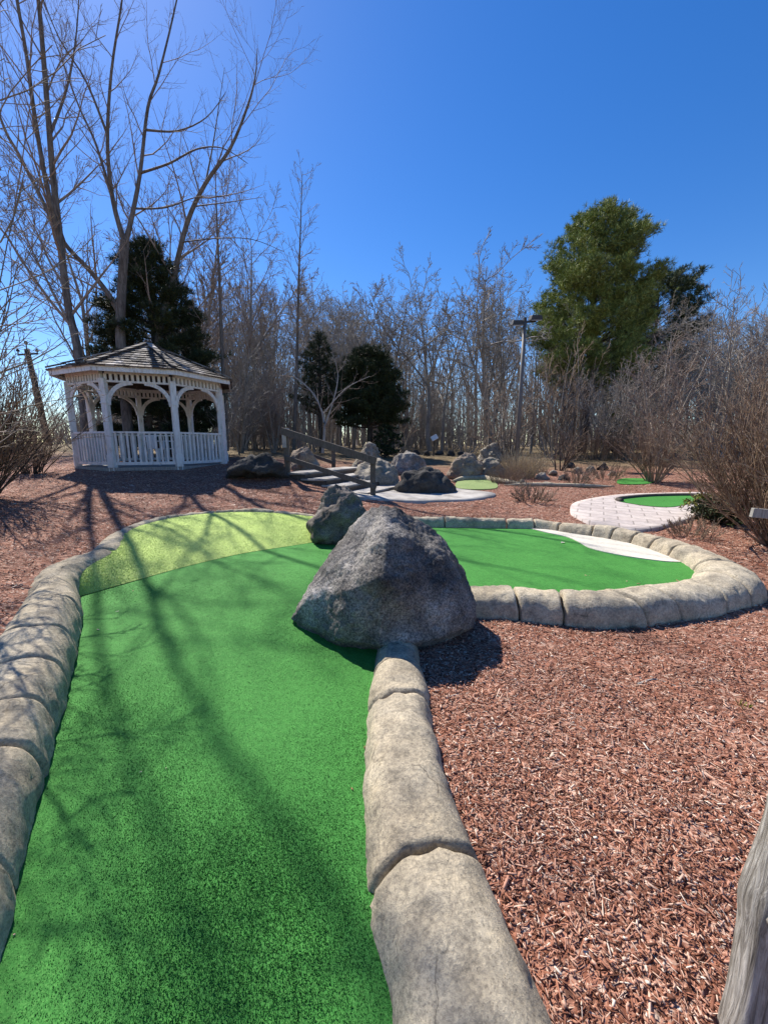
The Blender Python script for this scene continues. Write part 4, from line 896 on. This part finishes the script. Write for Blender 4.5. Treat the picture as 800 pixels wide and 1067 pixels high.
# --- evergreens
def tufts(rg,C,D,n,ln,wd,cone=.9):
    m=len(C); C=np.repeat(C,n,0); D=np.repeat(D,n,0); r=rg.normal(size=(m*n,3)); d=D+r*cone; d/=np.linalg.norm(d,axis=1,keepdims=True)
    s=np.cross(d,rg.normal(size=(m*n,3))); s/=np.linalg.norm(s,axis=1,keepdims=True)+1e-9; L=ln*rg.uniform(.6,1.25,(m*n,1)); s*=wd*rg.uniform(.7,1.3,(m*n,1))*.5
    V=np.stack([C-s*.6,C+s*.6,C+d*L*.55+s,C+d*L,C+d*L*.55-s],1).reshape(-1,3); i=np.arange(m*n)[:,None]*5
    return V,np.concatenate([i,i+1,i+2,i+3,i+4],1)
def pine_tree(name,loc,h,prof,seed,mt,label,z0=.25,nb=110,r=.22,tuft=(9,.34,.05),per=26,up=.35,cat='tree',asym=0,group=None,dens=1.):
    rg=np.random.default_rng(seed); tr=[(np.array([[0,0,-.3],[.05,0,h*.35],[-.05,.04,h*.7],[0,0,h*.98]]),np.array([r,r*.8,r*.45,.02]))]
    C=[];D=[]; br=[]
    for k in range(nb):
        t=z0+(1-z0)*(k+.5)/nb; a=k*2.4+rg.uniform(-.5,.5); Rr=prof(t)*rg.uniform(.74,1.1)*(1+asym*math.cos(a)); z=h*t
        d=np.array([math.cos(a),math.sin(a),up+.5*(t-.4)]); d=unit(d); p=np.array([0,0,z-Rr*.15]); P,rad=shoot(rg,p,d,Rr,.05*(1.1-t)+.012,.006,7,.06,.05); br.append((P,rad))
        for j in range(max(4,int(per*Rr/2.2))):
            u=rg.uniform(.3,1.)**.7; q,dd_,_=at(P,rad,u); side=rg.normal(size=3); side[2]*=.28; off=side*(.10+.30*Rr*.33*(1-.72*u)); c=q+off; C.append(c); D.append(unit(dd_*.6+off*.8+np.array([0,0,.45])))
    root=empty(name,loc,rg.uniform(0,6) if asym==0 else 0,label,cat,group)
    link('trunk',tube_mesh('trunk',tr,sides),M_bark_dark,root); link('branch',tube_mesh('branch',br,sides),M_bark_dark,root)
    V,Fc=tufts(rg,np.array(C),np.array(D),*tuft); link('crown',npmesh('crown',V,[Fc]),mt,root); return root
def stand(px,y): x=(px-400)/F*y*.985; return (x,y,H(x,y))
def prof_pine(t): return float(np.interp(t,[.3,.36,.45,.55,.65,.75,.85,.93,1.],[2.3,3.2,3.6,3.6,3.4,3.0,2.5,1.8,.7]))
pl=stand(606,22.); ph=at_y(632,226,22.).z-pl[2]
pine_tree('pine_tree',pl,ph,prof_pine,31,M_pine,'tall full green pine against the blue sky at right',z0=.28,nb=165,r=.26,tuft=(20,.24,.016),per=56,asym=-.03)
mb=None
pl2=stand(668,25.); ph2=at_y(702,292,25.).z-pl2[2]
pine_tree('pine_tree',pl2,ph2,lambda t: float(np.interp(t,[.3,.5,.75,.92,1],[1.5,3.0,3.0,2.2,.5])),32,M_pine_dark,'shorter darker pine tucked behind the right side of the tall pine',z0=.35,nb=80,r=.2,tuft=(18,.26,.019),per=50)
pl=stand(172,14.8); ph=at_y(160,250,14.8).z-pl[2]
pine_tree('conifer_tree',pl,ph,lambda t: float(np.interp(t,[.05,.3,.6,.85,1],[2.0,2.2,1.75,1.1,.12])),33,M_cedar,'dark blackish green cone shaped conifer behind the gazebo',z0=.06,nb=170,r=.2,tuft=(26,.21,.012),per=60,up=.1)
pl=stand(385,19.); ph=at_y(385,366,19.).z-pl[2]
pine_tree('evergreen_tree',pl,ph,lambda t: float(np.interp(t,[.25,.35,.55,.75,.9,1],[1.0,1.75,1.8,1.55,1.05,.4])),34,M_cedar,'dark dome shaped evergreen behind the boulders',z0=.32,nb=120,r=.16,tuft=(26,.21,.012),per=60,up=.1)
pl=stand(335,20.); ph=at_y(336,347,20.).z-pl[2]
pine_tree('evergreen_tree',pl,ph,lambda t: float(np.interp(t,[.3,.5,.8,1],[1.2,1.35,.8,.1])),35,M_cedar,'narrow ragged dark evergreen left of the dome shaped one',z0=.35,nb=60,r=.14,tuft=(20,.2,.014),per=40,up=.15)
pl=stand(448,21.)
pine_tree('evergreen_shrub',stand(402,18.),1.35,lambda t: float(np.interp(t,[0,.4,.8,1],[.6,.7,.5,.15])),36,M_cedar,'low dark round evergreen shrub behind the pale boulders','' and 0 or .1,40,.05,(10,.16,.05),20,.3,'shrub')
pl=on_ground(743,541)
pine_tree('evergreen_shrub',(pl.x,pl.y+.15,pl.z),.36,lambda t: float(np.interp(t,[0,.4,.8,1],[.16,.2,.14,.05])),37,M_shrubgreen,'small yellow green shrub at the corner of the paved surround',.1,60,.012,(8,.06,.014),60,.5,'shrub')
pl=on_ground(766,549)
pine_tree('evergreen_shrub',(pl.x,pl.y+.25,pl.z),.34,lambda t: float(np.interp(t,[0,.4,.8,1],[.34,.4,.28,.1])),38,M_cedar,'low dark shrub under the reddish bush',.1,60,.012,(8,.07,.016),60,.4,'shrub')
pine_tree('evergreen_shrub',stand(642,19),2.1,lambda t: float(np.interp(t,[0,.4,.8,1],[.7,.9,.6,.15])),39,M_shrubgreen,'yellowish green shrub at the foot of the tall pine',.1,50,.05,(9,.2,.04),16,.5,'shrub')

# --- small tree just outside the left edge, its thin branches reach in
rg2=np.random.default_rng(814); sp_lf=[dict(n=(8,11),len=(.25,.45),ang=(25,50),rm=.006,rf=.5,trop=.05,wander=.12,t0=.25,sh=.4,pts=6),dict(n=(5,7),len=(.28,.5),ang=(25,50),rm=.004,rf=.55,trop=.05,wander=.12,t0=.15,pts=5),dict(n=(3,5),len=(.3,.5),ang=(25,50),rm=.003,rf=.6,trop=.04,t0=.2,pts=3)]
L=shrub_lines(rg2,8,5.2,.45,.036,sp_lf,(.0,-.03),.3); lz=(-5.35,4.2,H(-5.35,4.2))
root=empty('bare_tree',lz,0,'small bare tree at the left edge whose thin branches reach in above the bush','tree')
link('trunk',tube_mesh('trunk',[(P,r_) for P,r_,l in L if l==0],sides),M_bark,root); link('crown',tube_mesh('crown',[(P,r_) for P,r_,l in L if l>0],sides),M_bark_twig,root)
rg2=np.random.default_rng(815); L=shrub_lines(rg2,20,3.5,.55,.02,sp_lf,(.0,-.05),.5); lz=(-4.35,3.2,H(-4.35,3.2))
root=empty('twiggy_bush',lz,0,'tall unseen leafless bush past the left edge, added to throw twig shadows over the left kerb','bush')  # out of view, added to shade the left kerb with its twigs
link('stems',tube_mesh('stems',[(P,r_) for P,r_,l in L if l==0],sides),M_bark,root); link('twigs',tube_mesh('twigs',[(P,r_) for P,r_,l in L if l>0],sides),M_bark_twig,root)
# --- bushes that stand free
def bush(name,loc,label,cat,n,h,spread,r,spec,seed,ms,mt,lean=(0,0),group=None,foot=.16):
    rg2=np.random.default_rng(seed); L=shrub_lines(rg2,n,h,spread,r,spec,lean,foot); root=empty(name,loc,0,label,cat,group)
    link('stems',tube_mesh('stems',[(P,r_) for P,r_,l in L if l==0],sides),ms,root); link('twigs',tube_mesh('twigs',[(P,r_) for P,r_,l in L if l>0],sides),mt,root); return root
sp_b=[dict(n=(9,12),len=(.22,.42),ang=(14,38),rm=.005,rf=.6,trop=.05,wander=.10,t0=.22,sh=.4,pts=5),dict(n=(3,5),len=(.28,.5),ang=(16,42),rm=.0036,rf=.6,trop=.04,wander=.08,t0=.15,pts=4)]
g=on_ground(800,572); bush('twiggy_bush',(g.x+.25,g.y+.1,g.z),'large dense reddish brown leafless bush filling the right edge','bush',115,2.3,.8,.017,sp_b,51,M_bark_red,M_bark_red,(-.12,.05))
g=on_ground(-25,500); bush('twiggy_bush',(-6.15,5.8,H(-6.15,5.8)),'dense dark brown leafless bush at the left edge under the leaning pole','bush',95,2.15,.8,.018,sp_b,52,M_bark_dark,M_bark_brown,(.05,0))
bush('twiggy_bush',(-7.6,8.3,H(-7.6,8.3)),'smaller leafless bush between the left edge bush and the gazebo','bush',50,1.1,.9,.013,sp_b,53,M_bark_dark,M_bark_brown)
g=on_ground(683,503); bush('twiggy_bush',(g.x,g.y+.1,g.z),'brown vase shaped leafless bush beside the far green strip','bush',48,1.75,.75,.018,sp_b,54,M_bark_brown,M_bark_red)
g=on_ground(583,490); bush('twiggy_bush',(g.x,g.y,g.z),'small bare shrub with dark stems beyond the loose stones','bush',9,1.3,.75,.03,sp_b,55,M_bark_dark,M_bark_brown)
g=on_ground(556,523); bush('twiggy_bush',(g.x,g.y+.1,g.z),'low tangled dry clump alone on the mulch beyond the kerb','bush',30,.42,1.25,.008,sp_b,56,M_bark_dark,M_bark_brown)
g=on_ground(601,505); bush('twiggy_bush',(g.x,g.y,g.z),'low grey green tangle among the loose stones','bush',26,.55,1.2,.008,sp_b,57,M_bark_dark,M_bark_brown)
g=on_ground(632,500); bush('twiggy_bush',(g.x,g.y,g.z),'low reddish tangle right of the loose stones','bush',26,.5,1.2,.008,sp_b,58,M_bark_red,M_bark_red)
g=on_ground(722,560); bush('twiggy_bush',(g.x,g.y+.05,g.z),'low wispy dry tuft in the mulch under the reddish bush','bush',24,.34,1.0,.005,sp_b,59,M_bark_red,M_bark_brown)
g=on_ground(550,486); bush('twiggy_bush',(g.x-.2,g.y+1.5,g.z),'dark stemmed bare shrub below the floodlight pole','bush',10,2.2,.7,.035,sp_b,60,M_bark_dark,M_bark_wood)
# clipped brown hedge
hp=bush; 
for k,(px,y) in enumerate(((600,17.2),(618,17),(636,16.8),(655,16.6))):
    x,yy,z=stand(px,y); bush('hedge_shrub',(x,yy,z),'brown leafless shrub in the even topped hedge row in front of the pine','shrub',34,1.25,.5,.016,sp_b,70+k,M_bark_brown,M_bark_red,foot=1.1,group='shrubs of the brown hedge row')
# ornamental bare trees at right
sp_or=[dict(n=(10,13),len=(.28,.5),ang=(25,55),rm=.011,rf=.55,trop=.06,wander=.15,t0=.2,sh=.4,pts=6),dict(n=(6,9),len=(.28,.5),ang=(25,52),rm=.007,rf=.6,trop=.05,wander=.13,t0=.15,pts=4),dict(n=(3,5),len=(.3,.5),ang=(25,52),rm=.006,rf=.6,trop=.05,t0=.2,pts=3)]
for k,(px,y,top,n,lab) in enumerate(((690,14.,345,9,'grey brown twiggy tree between the vase shaped bush and the dark pine'),(745,13.,320,9,'grey twiggy tree right of the dark pine with thin upright limbs'),(800,12.5,300,9,'tall wispy bare tree at the right edge above the reddish bush'),(655,16.5,385,8,'low twiggy grey tree in front of the tall pine trunk'),(590,19,395,8,'low twiggy grey tree between the floodlight pole and the tall pine'),(250,17.5,380,9,'low arching twiggy tree between the gazebo and the steps'),(285,18.5,385,9,'low arching twiggy tree right behind the tall handrail post'))):
    x,yy,z=stand(px,y); h_=at_y(px,top,y).z-z; rg2=np.random.default_rng(500+k); L=shrub_lines(rg2,n,h_,.6,.05,sp_or); root=empty('twiggy_tree',(x,yy,z),0,lab,'tree')
    link('trunk',tube_mesh('trunk',[(P,r_) for P,r_,l in L if l==0],sides),M_bark_wood,root); link('crown',tube_mesh('crown',[(P,r_) for P,r_,l in L if l>0],sides),M_bark_wood if k%2 else M_bark_twig,root)
# dry grass clumps
def grass(loc,n,h,label,seed,rad=.3,mt=M_straw):
    rg2=np.random.default_rng(seed); L=[]
    for k in range(n):
        a=rg2.uniform(0,6.28); q=rg2.uniform(0,1)**.5*rad; d=unit(np.array([math.cos(a)*.25,math.sin(a)*.25,1])+rg2.normal(size=3)*.12); P,r_=shoot(rg2,np.array([math.cos(a)*q,math.sin(a)*q,-.03]),d,h*rg2.uniform(.6,1.1),.006,.002,5,.1,-.06); L.append((P,r_))
    o=link('dry_grass_clump',tube_mesh('dry_grass_clump',L,lambda r:3),mt,None,loc); return tag(o,label,'grass clump')
for k,(px,py,n,h,lab) in enumerate(((541,497,420,.85,'tall tan clump of dry grass right of the two rock heap'),(528,503,260,.5,'short reddish clump of dry grass below the tall tan clump'),(556,492,240,.6,'tan dry grass clump behind the loose stones at left'))):
    g=on_ground(px,py); grass((g.x,g.y,g.z),n,h,lab,600+k,.42,M_straw if k!=1 else M_bark_brown)

g=on_ground(775,737); grass((g.x,g.y,g.z),16,.06,'tiny green weed sprouting alone in the mulch near the right edge',640,.03,M_shrubgreen).name='weed'
def twig(pxs,r,lab,mt,up=.012):
    P=catmull([on_ground(px,py,up) for px,py in pxs],5); L=[(P,np.linspace(r,r*.5,len(P)))]; o=link('fallen_twig',tube_mesh('fallen_twig',L,lambda r:5),mt); return tag(o,lab,'twig')
twig(((664,713),(680,708),(694,711),(706,716)),.006,'curved grey fallen twig lying on the mulch right of the big boulder shadow',M_bark_pale)
twig(((572,1034),(580,1046),(588,1062),(600,1085)),.0022,'pale straw stalk lying against the near stone kerb at the bottom edge',M_straw)
twig(((630,585+140),(652,731),(668,744)),.004,'short dark fallen twig on the mulch below the ring kerb',M_bark_dark)

# ------------------------------------------------------------------ mulch chips (loose bark over the bed)
def free(X,Y):
    ok=~(inpoly(X,Y,green_poly)|inpoly(X,Y,bank_poly)|inpoly(X,Y,pav_out)|inpoly(X,Y,walk_poly))
    return ok
def dist_kerb(X,Y):
    out=np.full(len(X),9.)
    for P,Wd in kerb_zones:
        for i in range(0,len(P),2):
            out=np.minimum(out,np.hypot(X-P[i,0],Y-P[i,1])-Wd[i]*.44)
    return out
X,Y=sample(2000000,-9,8,.45,10.5,lambda X,Y:np.clip(2.9/(X*X+Y*Y+.4),0,1)); k=(np.abs(X)<1.12*Y+.3)&free(X,Y); X,Y=X[k],Y[k]; k=dist_kerb(X,Y)>0; X,Y=X[k],Y[k]
xs=rng.uniform(-2.6,3.2,900); ys=rng.uniform(.7,6.,900); k=inpoly(xs,ys,green_poly)&~inpoly(xs,ys,bank_poly)&(dist_kerb(xs,ys)>.0)&(dist_kerb(xs,ys)<rng.exponential(.16,900)); xs,ys=xs[k][:110],ys[k][:110]; n_on=len(xs)
X=np.r_[X,xs]; Y=np.r_[Y,ys]
n=len(X); d0=np.hypot(X,Y); a=rng.uniform(0,2*np.pi,n); tl=rng.normal(0,.30,n); ro=rng.normal(0,.5,n)
big_=rng.uniform(size=n); L=rng.lognormal(math.log(.0155),.55,n)*(1+.06*d0); L=np.minimum(L,.075); Wd=np.clip(rng.lognormal(math.log(.0034),.45,n),.0014,.012)*(1+.10*d0); T=Wd*.35
tl[-n_on:]*=.3
ex=np.stack([np.cos(a)*np.cos(tl),np.sin(a)*np.cos(tl),np.sin(tl)],-1); ey=np.cross(np.array([0,0,1.]),ex); ey/=np.linalg.norm(ey,axis=1,keepdims=True); ez=np.cross(ex,ey)
ey2=ey*np.cos(ro)[:,None]+ez*np.sin(ro)[:,None]; ez2=np.cross(ex,ey2)
zc=ground_lin(X,Y)+rng.uniform(.001,.016,n); zc[-n_on:]=turf_z(ys)+.006; tl[-n_on:]*=.3; C=np.stack([X,Y,zc],-1); hx=ex*(L/2)[:,None]; hy=ey2*(Wd/2)[:,None]; hz=ez2*(T/2)[:,None]; tp=.55
V=np.stack([C-hx-hy*tp-hz,C+hx-hy*tp-hz,C+hx+hy*tp-hz,C-hx+hy*tp-hz,C-hx*.9-hy+hz,C+hx*.9-hy+hz,C+hx*.9+hy+hz,C-hx*.9+hy+hz],1).reshape(-1,3)
b_=np.arange(n)[:,None]*8; Fq=np.concatenate([b_+np.array([[4,5,6,7]]),b_+np.array([[0,1,5,4]]),b_+np.array([[1,2,6,5]]),b_+np.array([[2,3,7,6]]),b_+np.array([[3,0,4,7]])])
o=link('bark_chips',npmesh('bark_chips',V,[Fq]),M_chips); tag(o,'loose reddish bark chips covering the beds','bark chips',None,'stuff')
print('chips',n)
